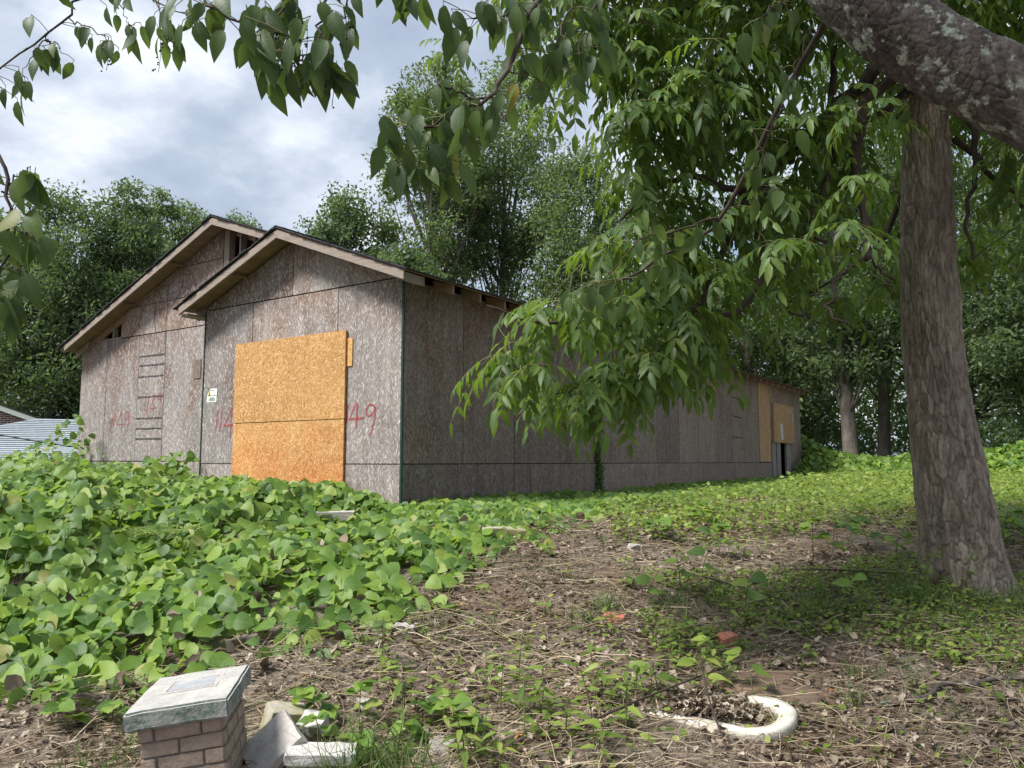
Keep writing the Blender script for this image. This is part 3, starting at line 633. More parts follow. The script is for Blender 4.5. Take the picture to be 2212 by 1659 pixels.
for k, (px, Yd, top, hw, cbs, n, mt, ex, lb) in enumerate(TL):
    bg_tree('woodland_tree', lb, px, Yd, top, hw, cbs, n, mt, 20+k, **ex)
# far wood: one mass
rg = np.random.default_rng(77); n = 62000
a = rg.uniform(-1, 1, n); Xw = a*52; Yw = 52 + rg.uniform(0, 9, n); hgt = 7 + 6*sm(0, 18, Xw) + 3.5*fbm(np.stack([Xw*.16, Xw*0, Xw*0], -1), 4)*2
Zw = 1 + hgt*rg.random(n)**.8; O = np.stack([Xw, Yw, Zw], -1); O = O[fbm(O*.45, 9) > .30]; n = len(O)
V, F = scatter(BL, O, frames(rdir(rg, n)*.9+np.array([0, 0, -.3]), rdir(rg, n)+np.array([0, 0, .8])), rg.uniform(.3, .6, n))
n2 = 34000; O2w = np.stack([rg.uniform(6, 42, n2), rg.uniform(40, 47, n2), .5+rg.random(n2)**1.5*8.5], -1); V2, F2 = scatter(BL, O2w, frames(rdir(rg, n2)*.9+np.array([0, 0, -.3]), rdir(rg, n2)+np.array([0, 0, .8])), rg.uniform(.25, .5, n2)); F = np.concatenate([F, F2+len(V)]); V = np.concatenate([V, V2])
tag(mk('distant_woods', V, F, M['wood_a']), 'far mass of dark green woodland closing the view', kind='stuff')

# ------------------------------------------------------------------ big trunk: pecan
def worley(u, v, nc, s):
    i = np.floor(u); j = np.floor(v); f1 = np.full(u.shape, 9.); f2 = f1.copy(); idh = f1*0
    for a in (-1, 0, 1):
        for b in (-1, 0, 1):
            ci, cj = i+a, j+b; w = np.mod(ci, nc)
            d = np.hypot(ci+hsh(w, cj, 1, s)-u, cj+hsh(w, cj, 2, s)-v); f2 = np.where(d < f1, f1, np.minimum(f2, d)); idh = np.where(d < f1, hsh(w, cj, 5, s), idh); f1 = np.minimum(f1, d)
    return f1, f2, idh
def bark_tube(path, rad, nu, nv, nc, plate_h, depth, s, flare=None):
    P = spline(path, nv); t = np.linspace(0, 1, nv); r = np.interp(t, np.linspace(0, 1, len(rad)), rad)
    L = np.concatenate([[0], np.cumsum(np.linalg.norm(np.diff(P, axis=0), axis=1))]); T = nrm(np.gradient(P, axis=0))
    ref = np.array([0, 1., 0]); A = nrm(np.cross(T, ref)); B = np.cross(T, A)
    th = np.linspace(0, 2*np.pi, nu, endpoint=False); TH2, LL = np.meshgrid(th, L)
    pos3 = np.stack([np.cos(TH2)*1.4, np.sin(TH2)*1.4, LL*2.2], -1)
    wob = (fbm(pos3*1.9, s+2)-.5)*1.5; wob2 = (fbm(pos3*1.7, s+4)-.5)*1.6
    u = TH2/(2*np.pi)*nc + wob; v = LL/plate_h + wob2; f1, f2, idh = worley(u, v, nc, s); pl = sm(0.0, .16, f2-f1)
    u2 = TH2/(2*np.pi)*nc*2 + wob*2.1; f1b, f2b, idb = worley(u2, LL/plate_h*2.1+wob2*2, nc*2, s+7); pl2 = sm(.0, .14, f2b-f1b)
    R_ = r[:, None]*(1 + (fbm(pos3*.7, s+6)-.5)*.16)
    if flare is not None: R_ = R_*(1 + flare(LL, TH2))
    R_ = R_ + depth*(pl*(.55+.5*idh) - .6 + .22*(pl2*(.5+idb)-.5)) + depth*.5*(fbm(pos3*16, s)-.5)
    V = P[:, None] + R_[..., None]*(np.cos(TH2)[..., None]*A[:, None] + np.sin(TH2)[..., None]*B[:, None])
    i = np.arange(nv-1)[:, None]*nu; j = np.arange(nu)[None]; jn = (j+1) % nu
    return V.reshape(-1, 3), np.stack([i+j, i+jn, i+nu+jn, i+nu+j], -1).reshape(-1, 4), (.6*idh+.4*idb).ravel()
def plates(o, a):
    at_ = o.data.attributes.new('plate', 'FLOAT', 'POINT'); at_.data.foreach_set('value', a.astype(np.float32))
PB = np.array([3.73, 6.55, .46])
pecan = thing('pecan_tree', 'large tree with straight grey brown furrowed trunk and hanging compound leaves', 'tree', PB)
pp = [PB+np.array([.03, 0, -.25]), at(2078, 1200, 6.55), at(2040, 950, 6.55), at(2012, 700, 6.55), at(2003, 450, 6.55), at(1998, 250, 6.55), at(1990, 60, 6.6), at(1975, -250, 6.6)]
V, F, pa = bark_tube(pp, [.36, .315, .25, .218, .2, .178, .16, .14], 260, 600, 42, .17, .022, 3.,
                 lambda l, th: .16*np.exp(-((l-.28)/.16)**2)*(.5+.5*np.cos(th*4+1)) + .07*np.exp(-((l-2.72)/.16)**2)*np.maximum(0, np.cos(th-2.9)))
plates(mk('trunk', V-PB, F, M['bark'], pecan, True), pa)
# branches (drooping limbs under the crown)
rgP = np.random.default_rng(5)
def branch(pts, r0, r1, parent, base, n=14, sides=6, mat='twig', name='branch', jig=.02):
    P = spline([at(*q) if len(q) == 3 else q for q in pts], n); P[1:-1] += rgP.normal(size=(n-2, 3))*jig
    V, F = tube(P, np.linspace(r0, r1, n), sides); mk(name, V-base, F, M[mat], parent, True); return P
BR = [([(1985, 90, 6.6), (1880, 160, 6.3), (1780, 260, 6.0), (1690, 330, 5.8), (1610, 420, 5.6)], .07, .03),
      ([(1690, 330, 5.8), (1640, 480, 5.5), (1650, 600, 5.3), (1560, 680, 5.2), (1400, 640, 5.0)], .04, .014),
      ([(1985, 180, 6.6), (1870, 260, 6.2), (1760, 300, 6.0), (1690, 350, 5.7)], .04, .016),
      ([(1960, 130, 6.5), (1860, 230, 5.8), (1848, 330, 5.6), (1860, 460, 5.5), (1872, 560, 5.4)], .05, .028),
      ([(1872, 560, 5.4), (1820, 590, 5.3), (1795, 660, 5.2), (1830, 700, 5.1)], .022, .008),
      ([(1872, 560, 5.4), (1920, 600, 5.4), (1915, 660, 5.3)], .014, .006),
      ([(1800, 120, 6.0), (1795, 300, 5.7), (1760, 440, 5.5), (1745, 500, 5.4), (1860, 545, 5.3)], .028, .009),
      ([(1745, 500, 5.4), (1700, 560, 5.3), (1640, 600, 5.2)], .014, .006),
      ([(2010, 150, 6.6), (2110, 300, 6.2), (2090, 420, 6.1), (2100, 560, 6.0)], .035, .01),
      ([(1610, 420, 5.6), (1560, 560, 5.4), (1480, 690, 5.2), (1330, 700, 5.0), (1150, 690, 4.9), (1050, 660, 4.85)], .03, .006),
      ([(1480, 690, 5.2), (1430, 780, 5.1), (1300, 820, 5.0), (1180, 850, 4.9)], .016, .006),
      ([(1610, 420, 5.6), (1500, 380, 5.4), (1400, 420, 5.3), (1320, 520, 5.2)], .028, .008),
      ([(1880, 60, 6.4), (1700, -20, 6.1), (1500, 20, 5.8), (1320, 90, 5.6), (1210, 150, 5.5)], .05, .01),
      ([(1700, -20, 6.1), (1560, 150, 5.8), (1440, 280, 5.6)], .03, .008),
      ([(1980, 0, 6.6), (2120, 60, 6.4), (2300, 150, 6.2)], .05, .015), ([(1640, 480, 5.5), (1680, 640, 5.4), (1750, 690, 5.4)], .02, .006),
      ([(1990, 250, 6.6), (1930, 480, 6.8), (1800, 600, 6.9), (1700, 650, 6.9)], .03, .008), ([(2060, 300, 6.4), (2180, 420, 6.4), (2260, 540, 6.3)], .03, .008)]
for pts, a, b in BR: branch(pts, a, b, pecan, PB)
# compound leaves
POLY = np.array([(1180, -420), (1120, -40), (1190, 120), (1300, 215), (1345, 290), (1390, 400), (1310, 480), (1285, 590), (1240, 640), (1120, 655), (1035, 690), (1010, 745), (1060, 770), (1120, 800), (1180, 860), (1250, 880), (1330, 850), (1400, 790),
                 (1500, 770), (1560, 720), (1700, 660), (1850, 660), (1960, 600), (2090, 560), (2230, 570), (2480, 560), (2520, -420)], float)
def inpoly(x, y, P):
    r = np.zeros(np.shape(x), bool); j = len(P)-1
    for i in range(len(P)):
        c = ((P[i, 1] > y) != (P[j, 1] > y)) & (x < (P[j, 0]-P[i, 0])*(y-P[i, 1])/(P[j, 1]-P[i, 1]+1e-12)+P[i, 0]); r ^= c; j = i
    return r
PL = leaf_tpl([0, .28, .65, 1], [0, .15, .14, 0], .3, .25)
PLF = leaf_tpl([0, .4, 1], [0, .16, 0], .3, .2)
tips = []
HOLES = [(1270, 255, 75), (1735, 165, 70), (1900, 330, 45), (1770, 640, 30)]
while len(tips) < 640:
    x = rgP.uniform(1000, 2500); y = rgP.uniform(-420, 900)
    if not inpoly(x, y, POLY): continue
    if any(math.hypot(x-a, y-b) < r for a, b, r in HOLES): continue
    deep = .5+.5*math.tanh((x-1500)/250)                    # left side of the mass hangs nearer
    Yd = rgP.uniform(4.4, 5.7) + deep*rgP.uniform(.3, 2.0)
    if y < 60: Yd = rgP.uniform(5.0, 7.4)
    if rgP.random() < .25 and y > 300 and x > 1500: continue
    if 1870 < x < 2180 and y > 60: Yd = rgP.uniform(7.3, 8.6)
    tips.append(at(x, y, Yd))
tips = np.array(tips)
# extra crown above the frame, for the shade it casts
up = np.stack([3.2+rgP.normal(size=160)*1.7, 6.9+rgP.normal(size=160)*1.4, rgP.uniform(5.2, 8.5, 160)], -1); tips = np.concatenate([tips, up])
branch_nodes = np.concatenate([spline([at(*q) for q in b[0]], 10) for b in BR])
mbT = MB(); LO, LD, LN, LS = [], [], [], []
for tp in tips:
    dn = np.linalg.norm(branch_nodes-tp, axis=1); q = branch_nodes[dn.argmin()]
    if dn.min() < 1.3 and dn.min() > .05:
        V, F = tube(spline([q, (q+tp)/2+np.array([0, 0, .08])+rgP.normal(size=3)*.04, tp], 5), np.linspace(.007, .003, 5), 3); mbT.add(V, F)
    az0 = rgP.uniform(0, 6.28)
    for k in range(rgP.integers(5, 8)):
        az = az0 + k*2.4 + rgP.normal()*.3; el = rgP.uniform(-.75, .35)
        d = np.array([math.cos(az)*math.cos(el), math.sin(az)*math.cos(el), math.sin(el)]); L = rgP.uniform(.24, .40)
        s = np.linspace(0, 1, 6)[:, None]; P = tp + d*L*s + np.array([0, 0, -1])*L*.45*s**2
        V, F = tube(P, np.linspace(.0025, .0012, 6), 3); mbT.add(V, F)
        side0 = nrm(np.cross(d, [0, 0, 1.])); npair = rgP.integers(4, 6)
        for j in range(npair+1):
            f = .28 + .72*j/npair; c = tp + d*L*f + np.array([0, 0, -1])*L*.45*f*f; tg = nrm(d + np.array([0, 0, -.9*f]))
            ll = rgP.uniform(.085, .125)*(.75+.5*f)
            for sg in ((-1, 1) if j < npair else (0,)):
                dd = nrm(tg*(.75 if sg else 1) + side0*sg*.8 + np.array([0, 0, -.35]) + rgP.normal(size=3)*.14)
                LO.append(c); LD.append(dd); LN.append(np.cross(side0, tg)+rgP.normal(size=3)*.3); LS.append(ll)
LO, LD, LN, LS = map(np.array, (LO, LD, LN, LS))
mbT.build('twig', M['stem'], pecan, off=PB, kind='stuff')
FM = frames(LD, LN)
def in_view(P, mx=1.0, my=1.0):
    dx = P[:, 0]; dy = P[:, 1]*math.cos(PITCH)+(P[:, 2]-EYE)*math.sin(PITCH); dz = -P[:, 1]*math.sin(PITCH)+(P[:, 2]-EYE)*math.cos(PITCH)
    return (np.abs(F_PX*dx/dy) < 1106*mx) & (np.abs(F_PX*dz/dy) < 829*my) & (dy > .3)
def split_big(O, S, n=300, bias=None):
    w = S/np.linalg.norm(O-np.array([0, 0, EYE]), axis=1)*in_view(O, .99, .99)
    if bias is not None: w = w*bias
    big = np.argsort(-w)[:n]; m_ = np.ones(len(O), bool); m_[big] = False; return big, m_
big, rest = split_big(LO, LS); me = tpl_mesh('leaf', PL, M['pecan'])
for k in big: o = ob('leaf', me, pecan); o.matrix_local = mat4(LO[k]-PB, FM[k], LS[k])
V, F = scatter(PL, LO[rest], FM[rest], LS[rest]); tag(veins(mk('foliage', V-PB, F, M['pecan'], pecan, True), PL, int(rest.sum())), kind='stuff')

# ------------------------------------------------------------------ leaning cherry: trunk across the upper right corner, twigs overhead
CB = np.array([3.0, 1.3, -.02])
cherry = thing('cherry_tree', 'leaning tree with dark scaly lichen spotted trunk and large drooping oval leaves', 'tree', CB)
cp = [CB+np.array([.05, 0, -.2]), np.array([2.95, 1.55, .9]), np.array([2.55, 1.95, 1.75]), at(2290, 256, 2.3), at(2060, 140, 2.42), at(1900, 30, 2.5), at(1780, -110, 2.6), at(1690, -420, 2.8)]
V, F, pa = bark_tube(cp, [.24, .19, .15, .128, .128, .13, .126, .11], 200, 520, 32, .030, .008, 11.)
plates(mk('trunk', V-CB, F, M['bark_cherry'], cherry, True), pa)
CH = leaf_tpl([0, .1, .32, .58, .82, 1], [0, .14, .235, .22, .11, 0], .28, .28, .05)
rgC = np.random.default_rng(21)
TW = [  # points, radii, leaf count, leaf length, spread
    ([(420, -120, 2.9), (200, -15, 2.8), (120, 60, 2.75), (0, 145, 2.7), (-60, 190, 2.7)], .006, 26, .10, .10),
    ([(110, 65, 2.75), (75, 110, 2.75), (48, 165, 2.75)], .003, 8, .095, .03), ([(150, 40, 2.75), (210, 75, 2.72), (240, 95, 2.7)], .003, 9, .095, .03), ([(100, 90, 2.7), (130, 110, 2.7)], .003, 6, .09, .03),
    ([(240, -60, 2.7), (262, 20, 2.6), (285, 55, 2.6)], .003, 7, .10, .03), ([(330, -60, 2.6), (350, 40, 2.55), (365, 90, 2.5)], .003, 7, .10, .03),
    ([(300, -80, 2.5), (340, 5, 2.45), (430, 40, 2.4)], .004, 9, .095, .04),
    ([(520, -160, 2.2), (430, -30, 2.1), (480, 30, 2.05), (560, 50, 2.05), (640, 90, 2.0)], .006, 34, .112, .09),
    ([(640, -140, 2.2), (620, -10, 2.1), (600, 60, 2.05), (610, 110, 2.0)], .005, 18, .11, .05),
    ([(760, -120, 2.2), (700, 20, 2.1), (690, 90, 2.05), (640, 130, 2.0)], .005, 13, .11, .04), ([(690, 60, 2.1), (715, 130, 2.05), (722, 145, 2.05)], .003, 8, .105, .02),
    ([(820, -140, 2.2), (760, -30, 2.1), (740, 40, 2.1)], .005, 10, .105, .05), ([(800, -60, 2.2), (840, -30, 2.15), (900, -15, 2.1)], .004, 9, .10, .02),
    ([(1330, -220, 2.4), (1180, -30, 2.3), (1090, 150, 2.2), (1050, 210, 2.15), (990, 245, 2.1), (900, 275, 2.1)], .010, 46, .112, .09),
    ([(1050, 210, 2.15), (960, 190, 2.1), (950, 170, 2.1)], .004, 9, .11, .03), ([(900, 275, 2.1), (875, 320, 2.1), (885, 350, 2.1)], .004, 16, .11, .05),
    ([(1000, 245, 2.15), (960, 310, 2.1), (950, 345, 2.1)], .004, 14, .11, .05), ([(1220, -60, 2.4), (1120, 20, 2.3), (1020, 40, 2.2)], .006, 24, .112, .08),
    ([(1260, -40, 2.5), (1210, 80, 2.4), (1180, 150, 2.35)], .005, 22, .11, .08), ([(1330, -40, 2.5), (1270, 40, 2.45), (1250, 120, 2.4)], .005, 14, .105, .07),
    ([(-90, 230, 1.9), (0, 330, 1.8), (20, 440, 1.8), (8, 560, 1.8), (-5, 640, 1.8)], .006, 26, .105, .045),
    ([(15, 420, 1.8), (40, 380, 1.8), (65, 360, 1.78)], .003, 7, .105, .012), ([(10, 520, 1.8), (40, 500, 1.8), (75, 510, 1.78)], .003, 6, .09, .02),
    ([(1830, -40, 2.5), (1700, 190, 2.9), (1560, 470, 3.2), (1420, 560, 3.3), (1270, 640, 3.3)], .013, 16, .115, .09),
    ([(1560, 470, 3.2), (1450, 500, 3.2), (1380, 520, 3.2), (1290, 620, 3.2)], .006, 30, .12, .12), ([(1700, 190, 2.9), (1650, 330, 3.0), (1640, 400, 3.0)], .005, 14, .115, .06),
    ([(1760, -20, 2.4), (1680, 10, 2.3), (1640, 40, 2.25)], .005, 9, .11, .04), ([(1750, 60, 2.5), (1715, 150, 2.5), (1700, 200, 2.5)], .004, 6, .10, .03),
    ([(1960, 200, 2.55), (1950, 225, 2.5), (1925, 240, 2.5)], .004, 5, .085, .03)]
me = tpl_mesh('leaf', CH, M['cherry']); tw_mb = MB(); bp = []
for pts, r, n, ll, spd in TW:
    P = spline([at(*q) for q in pts], 16); P[1:-1] += rgC.normal(size=(14, 3))*.006
    V, F = tube(P, np.linspace(r, r*.35, 16), 5); mk('branch', V-CB, F, M['twig'], cherry, True)
    fs = np.concatenate([rgC.uniform(.25, 1, n*2//3), rgC.uniform(.8, 1, n-n*2//3)])
    for f in fs:
        c = P[min(15, int(f*15.99))]; off = np.clip(rgC.normal(size=3), -1.4, 1.4)*np.array([spd, spd*.9, spd*.45])*.8; b = c + off + np.array([0, 0, .0])
        if np.linalg.norm(off) > .03: V, F = tube([c, (c+b)/2+np.array([0, 0, .006]), b], .0016, 3); tw_mb.add(V, F)
        d = nrm(np.array([rgC.normal()*.42, rgC.normal()*.35, -1.])); nrm_ = np.array([rgC.normal()*.55, -1+rgC.normal()*.5, .35])
        b2 = b + d*.012; V, F = tube([b, b2+d*.004], .0012, 3); tw_mb.add(V, F)
        o = ob('leaf', me, cherry); s = ll*rgC.uniform(.58, 1.0); o.matrix_local = mat4(b2-CB, frames(d[None], nrm_[None])[0], s)
    if rgC.random() < .6: bp.append(P[-2])
shade_crown_c = np.stack([rgC.uniform(-1.2, 2.6, 52), rgC.uniform(1.0, 3.3, 52), rgC.uniform(4.1, 5.6, 52)], -1); t0 = cp[-1]  # unseen crown clusters added above the frame to shade the foreground
LOc = []
for q in shade_crown_c:
    V, F = tube(spline([t0+rgC.normal(size=3)*.03, (t0+q)/2+np.array([0, 0, .25])+rgC.normal(size=3)*.1, q], 7), np.linspace(.03, .006, 7), 5); tw_mb.add(V, F)
    LOc.append(q + rdir(rgC, 70)*(rgC.random((70, 1))**.5)*np.array([.42, .42, .28]))
LOc = np.concatenate(LOc); nL = len(LOc); V, F = scatter(CH, LOc, frames(rgC.normal(size=(nL, 3))*.5+np.array([0, 0, -1.]), rgC.normal(size=(nL, 3))+np.array([0, 0, .4])), rgC.uniform(.07, .11, nL))
tag(veins(mk('foliage', V-CB, F, M['cherry'], cherry, True), CH, nL), kind='stuff')
tw_mb.build('leaf_stalks', M['stem'], cherry, off=CB, kind='stuff')
bmB = MB(); bmesh_ico = bmesh.new(); bmesh.ops.create_icosphere(bmesh_ico, subdivisions=1, radius=1)
IV = np.array([v.co[:] for v in bmesh_ico.verts]); IF = np.array([[v.index for v in f.verts] for f in bmesh_ico.faces]); bmesh_ico.free()
for q in [at(662, 62, 2.1), at(620, 95, 2.0), at(640, 30, 2.0), at(385, 70, 2.5), at(345, 95, 2.5), at(1150, 150, 2.2)] + bp[:5]:
    for k in range(9):
        c = q + np.array([rgC.normal()*.012, rgC.normal()*.012, -.012*k+rgC.normal()*.004]); bmB.add(IV*rgC.uniform(.0032, .0048)+c, IF)
    V, F = tube([q+np.array([0, 0, .03]), q+np.array([.004, 0, -.05]), q+np.array([0, 0, -.1])], .0012, 3); bmB.add(V, F)
bmB.build('berries', M['berry'], cherry, off=CB, kind='stuff')

# ------------------------------------------------------------------ kudzu
KB = np.array([(-14, 3.7), (-5.5, 4.05), (-2.96, 4.42), (-2.35, 4.6), (-1.7, 4.95), (-1.1, 5.3), (-.62, 5.75), (-.42, 6.4), (.02, 7.25), (.7, 8.45), (1.95, 10.2), (5.73, 16.35), (9.6, 23.)])
def inside(x, y):
    """signed distance, >0 inside the kudzu"""
    d = np.full(np.shape(x), 99.); 
    for a, b in zip(KB[:-1], KB[1:]):
        ab = b-a; t = np.clip(((x-a[0])*ab[0]+(y-a[1])*ab[1])/(ab@ab), 0, 1); d = np.minimum(d, np.hypot(x-a[0]-t*ab[0], y-a[1]-t*ab[1]))
    P = np.concatenate([KB, [(9.6, 60), (-60, 60), (-60, 3.9)]]); return np.where(inpoly(x, y, P), d, -d)
cT, sT = math.cos(TH), math.sin(TH)
def hloc(x, y):
    dx, dy = x-C0[0], y-C0[1]; return dx*cT - dy*sT, dx*sT + dy*cT          # house-local x,y
def in_house(x, y, m_=.05):
    a, b = hloc(x, y); return ((a > -DW-m_) & (a < m_) & (b > SET-m_) & (b < LEN+m_)) | ((a > -WW-m_) & (a < m_) & (b > -m_) & (b < SET+1))
def kh(x, y):
    s = inside(x, y); a, b = hloc(x, y); side = sm(-.8, .6, a)               # beside the right wall it is thinner
    h = sm(-.15, .75, s)*(.50 - .32*side - .24*sm(6.5, 9.5, y)*sm(-6.5, -4.5, x)) + (fbm(np.stack([x*2.1, y*2.1, x*0], -1), 12)-.5)*.55*sm(-.1, .5, s)*(1-.6*side)*(1-.45*sm(7, 10, y))
    bump_ = .75*np.exp(-(((x+8.35)/.55)**2 + ((y-15.1)/.5)**2)) + .34*np.exp(-(((x+8.9)/.9)**2 + ((y-15.0)/.7)**2)) + .50*np.exp(-(((x+5.15)/.55)**2 + ((y-12.1)/.45)**2))
    return np.maximum(h + bump_, 0.02)
KT = leaf_tpl([0, .06, .28, .55, .8, 1], [.10, .34, .50, .45, .26, 0], .22, .22, .10)
KT2 = leaf_tpl([0, .1, .5, 1], [.15, .40, .48, 0], .25, .2)
rgK = np.random.default_rng(31)
def kudzu_field(n, x0, x1, y0, y1, smin, smax, lo):
    x = rgK.uniform(x0, x1, n); y = rgK.uniform(y0, y1, n); s = inside(x, y)
    k = (s > -.25*rgK.random(n)) & ~in_house(x, y, .1) & (rgK.random(n) < sm(-.3, .75, s)*.86+.1) & (fbm(np.stack([x*3.3, y*3.3, x*0], -1), 41) > .27)
    x, y, s = x[k], y[k], s[k]; n = len(x); h = kh(x, y)
    f = 1 - lo*rgK.random(n)**1.6; z = gz(x, y) + h*f + .02
    O = np.stack([x, y, z], -1); az = rgK.uniform(0, 6.28, n)
    e = .3; g = np.stack([-(kh(x+e, y)-kh(x-e, y))/(2*e), -(kh(x, y+e)-kh(x, y-e))/(2*e), np.ones(n)], -1)
    nn = nrm(g*np.array([.9, .9, 1]) + rgK.normal(size=(n, 3))*np.array([.6, .5, .15]) + np.array([-.05, -.85, 0]))
    d = np.stack([np.cos(az), np.sin(az), -.35+rgK.normal(size=n)*.25], -1)
    return O, frames(d - nn*(d*nn).sum(1, keepdims=True)*.7, nn), rgK.uniform(smin, smax, n)*np.where(rgK.random(n) < .3, .6, 1.)
O1, M1, S1 = kudzu_field(25000, -9, 3.2, 4.0, 11.5, .10, .18, .85)
O2, M2, S2 = kudzu_field(34000, -14, 9, 9.5, 24, .11, .17, .7)
v1 = in_view(O1, 1.25, 1.3); O1, M1, S1 = O1[v1], M1[v1], S1[v1]; v2 = in_view(O2, 1.2, 1.2); O2, M2, S2 = O2[v2], M2[v2], S2[v2]
KO = np.array([-3., 6.5, .4])
kud = thing('kudzu_patch', 'thick mat of broad green kudzu leaves covering the bank before the house', 'ground cover', KO)
kmesh = tpl_mesh('leaf', KT, M['kudzu'])
top = np.clip((O1[:, 2]-gz(O1[:, 0], O1[:, 1]))/np.maximum(kh(O1[:, 0], O1[:, 1]), .05), 0, 1)**2
big, rest = split_big(O1, S1, 300, top)
for k in big: o = ob('leaf', kmesh, kud); o.matrix_local = mat4(O1[k]-KO, M1[k], S1[k])
V, F = scatter(KT, O1[rest], M1[rest], S1[rest]); tag(veins(mk('foliage', V-KO, F, M['kudzu'], kud, True), KT, int(rest.sum())), kind='stuff')
V, F = scatter(KT2, O2, M2, S2); tag(veins(mk('far_foliage', V-KO, F, M['kudzu'], kud, True), KT2, len(O2)), kind='stuff')
# petioles and runners
mb = MB(); sel = rgK.choice(len(O1), min(3800, len(O1)), replace=False)
for k in sel:
    b = O1[k]; g0 = float(gz(b[0], b[1])); L = min(b[2]-g0, .45)
    if L < .06: continue
    q = b - np.array([rgK.normal()*.05, rgK.normal()*.05, L]); V, F = tube([q, (q+b)/2+rgK.normal(size=3)*.015, b], .0022, 3); mb.add(V, F)
for k in range(240):
    x, y = rgK.uniform(-5.5, .5), rgK.uniform(4.4, 8.5)
    if abs(float(inside(x, y))-.1) > .7: continue
    a = rgK.uniform(0, 6.28); P = []
    for j in range(9):
        P.append((x, y, float(gz(x, y)) + float(kh(np.array(x), np.array(y)))*.5*rgK.random() + .03)); a += rgK.normal()*.35; x += math.cos(a)*.11; y += math.sin(a)*.11
    V, F = tube(spline(P, 16), rgK.uniform(.002, .0045), 4); mb.add(V, F)
mb.build('vine_stems', M['stem'], kud, off=KO, kind='stuff')
# withered leaves caught in it
DT = leaf_tpl([0, .15, .45, .75, 1], [.05, .3, .42, .3, 0], .9, -.5, .3)
n = 260; x = rgK.uniform(-5, 1.2, n); y = rgK.uniform(4.6, 9, n); k = inside(x, y); q = (k > -.1) & (k < 1.5); x, y = x[q], y[q]; n = len(x)
O = np.stack([x, y, gz(x, y)+kh(x, y)*rgK.uniform(.5, 1, n)], -1); V, F = scatter(DT, O, frames(rdir(rgK, n), rdir(rgK, n)+np.array([0, -.5, .5])), rgK.uniform(.06, .12, n))
tag(mk('withered_leaves', V-KO, F, M['dead'], kud, True), kind='stuff')
# ivy column on the side wall
IV0 = np.array([C0[0]+sT*5.25+cT*.03, C0[1]+cT*5.25-sT*.03, .95]); ivy = thing('climbing_vine', 'narrow column of dark vine leaves climbing the long side wall', 'vine', IV0, -TH)
n = 420; zz_ = rgK.uniform(0, 1.45, n); O = np.stack([rgK.uniform(.0, .05, n), rgK.normal(size=n)*.05*(1.3-zz_*.4)+.03*np.sin(zz_*5), zz_], -1)
V, F = scatter(KT2, O, frames(rdir(rgK, n)+np.array([0, 0, -.6]), rdir(rgK, n)*.6+np.array([1, 0, .3])), rgK.uniform(.035, .07, n)); tag(veins(mk('foliage', V, F, M['pecan'], ivy, True), KT2, n), kind='stuff')
V, F = tube([(.01, 0, -.1), (.012, .03, .7), (.01, 0, 1.5)], .008, 5); mk('stem', V, F, M['twig'], ivy)

# ------------------------------------------------------------------ yard litter, weeds, grass
rgG = np.random.default_rng(41)
def spots(n, x0, x1, y0, y1, keep=None):
    x = rgG.uniform(x0, x1, n); y = y0 + (y1-y0)*rgG.random(n)**1.35
    k = ~in_house(x, y, .1)
    if keep is not None: k &= keep(x, y)
    return x[k], y[k]
bare = lambda x, y: inside(x, y) < .35
LT = [leaf_tpl([0, .2, .5, .8, 1], [0, .3, .38, .25, 0], .8, -.35, .35), leaf_tpl([0, .2, .5, .8, 1], [0, .28, .34, .22, 0], -.6, .4, .3), leaf_tpl([0, .3, .7, 1], [0, .22, .2, 0], .3, .1, .2)]
mb = MB()
for tpl, n in zip(LT, (19000, 17000, 11000)):
    x, y = spots(n, -3.4, 7.5, 2.4, 11.5, lambda x, y: (inside(x, y) < .4) & (fbm(np.stack([x*1.3, y*1.3, x*0], -1), 17) > .28)); n = len(x)
    O = np.stack([x, y, gz(x, y)+rgG.uniform(.004, .03, n)], -1); az = rgG.uniform(0, 6.28, n)
    d = np.stack([np.cos(az), np.sin(az), rgG.normal(size=n)*.25], -1); nn = rgG.normal(size=(n, 3))*.35+np.array([0, 0, 1.])
    V, F = scatter(tpl, O, frames(d, nn), rgG.uniform(.018, .06, n)**1.0); mb.add(V, F)
tag(mb.build('leaf_litter', M['dead'], None, True), 'carpet of curled brown dead leaves on the bare ground', 'leaf litter', kind='stuff')
mb = MB(); x, y = spots(72000, -3.6, 8, 2.4, 12, bare)
ax = rgG.normal(size=len(x))*.8 + .3
L = rgG.uniform(.05, .26, len(x)); RB = (np.array([(-.5, 0, 0), (.5, 0, 0), (-.5, .5, .02), (.5, .5, .02), (-.3, 1, 0), (.3, 1, 0)]), np.array([(0, 1, 3), (0, 3, 2), (2, 3, 5), (2, 5, 4)]))
d = np.stack([np.cos(ax), np.sin(ax), rgG.normal(size=len(x))*.14], -1); fm = frames(d, np.array([0, 0, 1.])+rgG.normal(size=d.shape)*.5)
w = rgG.uniform(.0022, .0058, len(x)); fm = fm.copy(); O = np.stack([x, y, gz(x, y)+rgG.uniform(.006, .045, len(x))], -1)
X_ = np.einsum('nij,nkj->nki', fm, RB[0][None]*np.stack([w, L, L], -1)[:, None]) + O[:, None]
mb.add(X_.reshape(-1, 3), (RB[1][None]+(np.arange(len(x))*6)[:, None, None]).reshape(-1, 3))
for k in range(800):                                       # longer bent stems and dry vines
    a, b = rgG.uniform(-2.6, 6), 2.8+6.5*rgG.random()**1.3
    if inside(np.array(a), np.array(b)) > .4: continue
    th = rgG.normal()*.7; P = []
    for j in range(7): P.append((a, b, float(gz(a, b))+.02+.05*rgG.random())); th += rgG.normal()*.25; a += math.cos(th)*.12; b += math.sin(th)*.12
    V, F = tube(spline(P, 10), np.linspace(1, .5, 10)*rgG.uniform(.0018, .005), 4); mb.add(V, F)
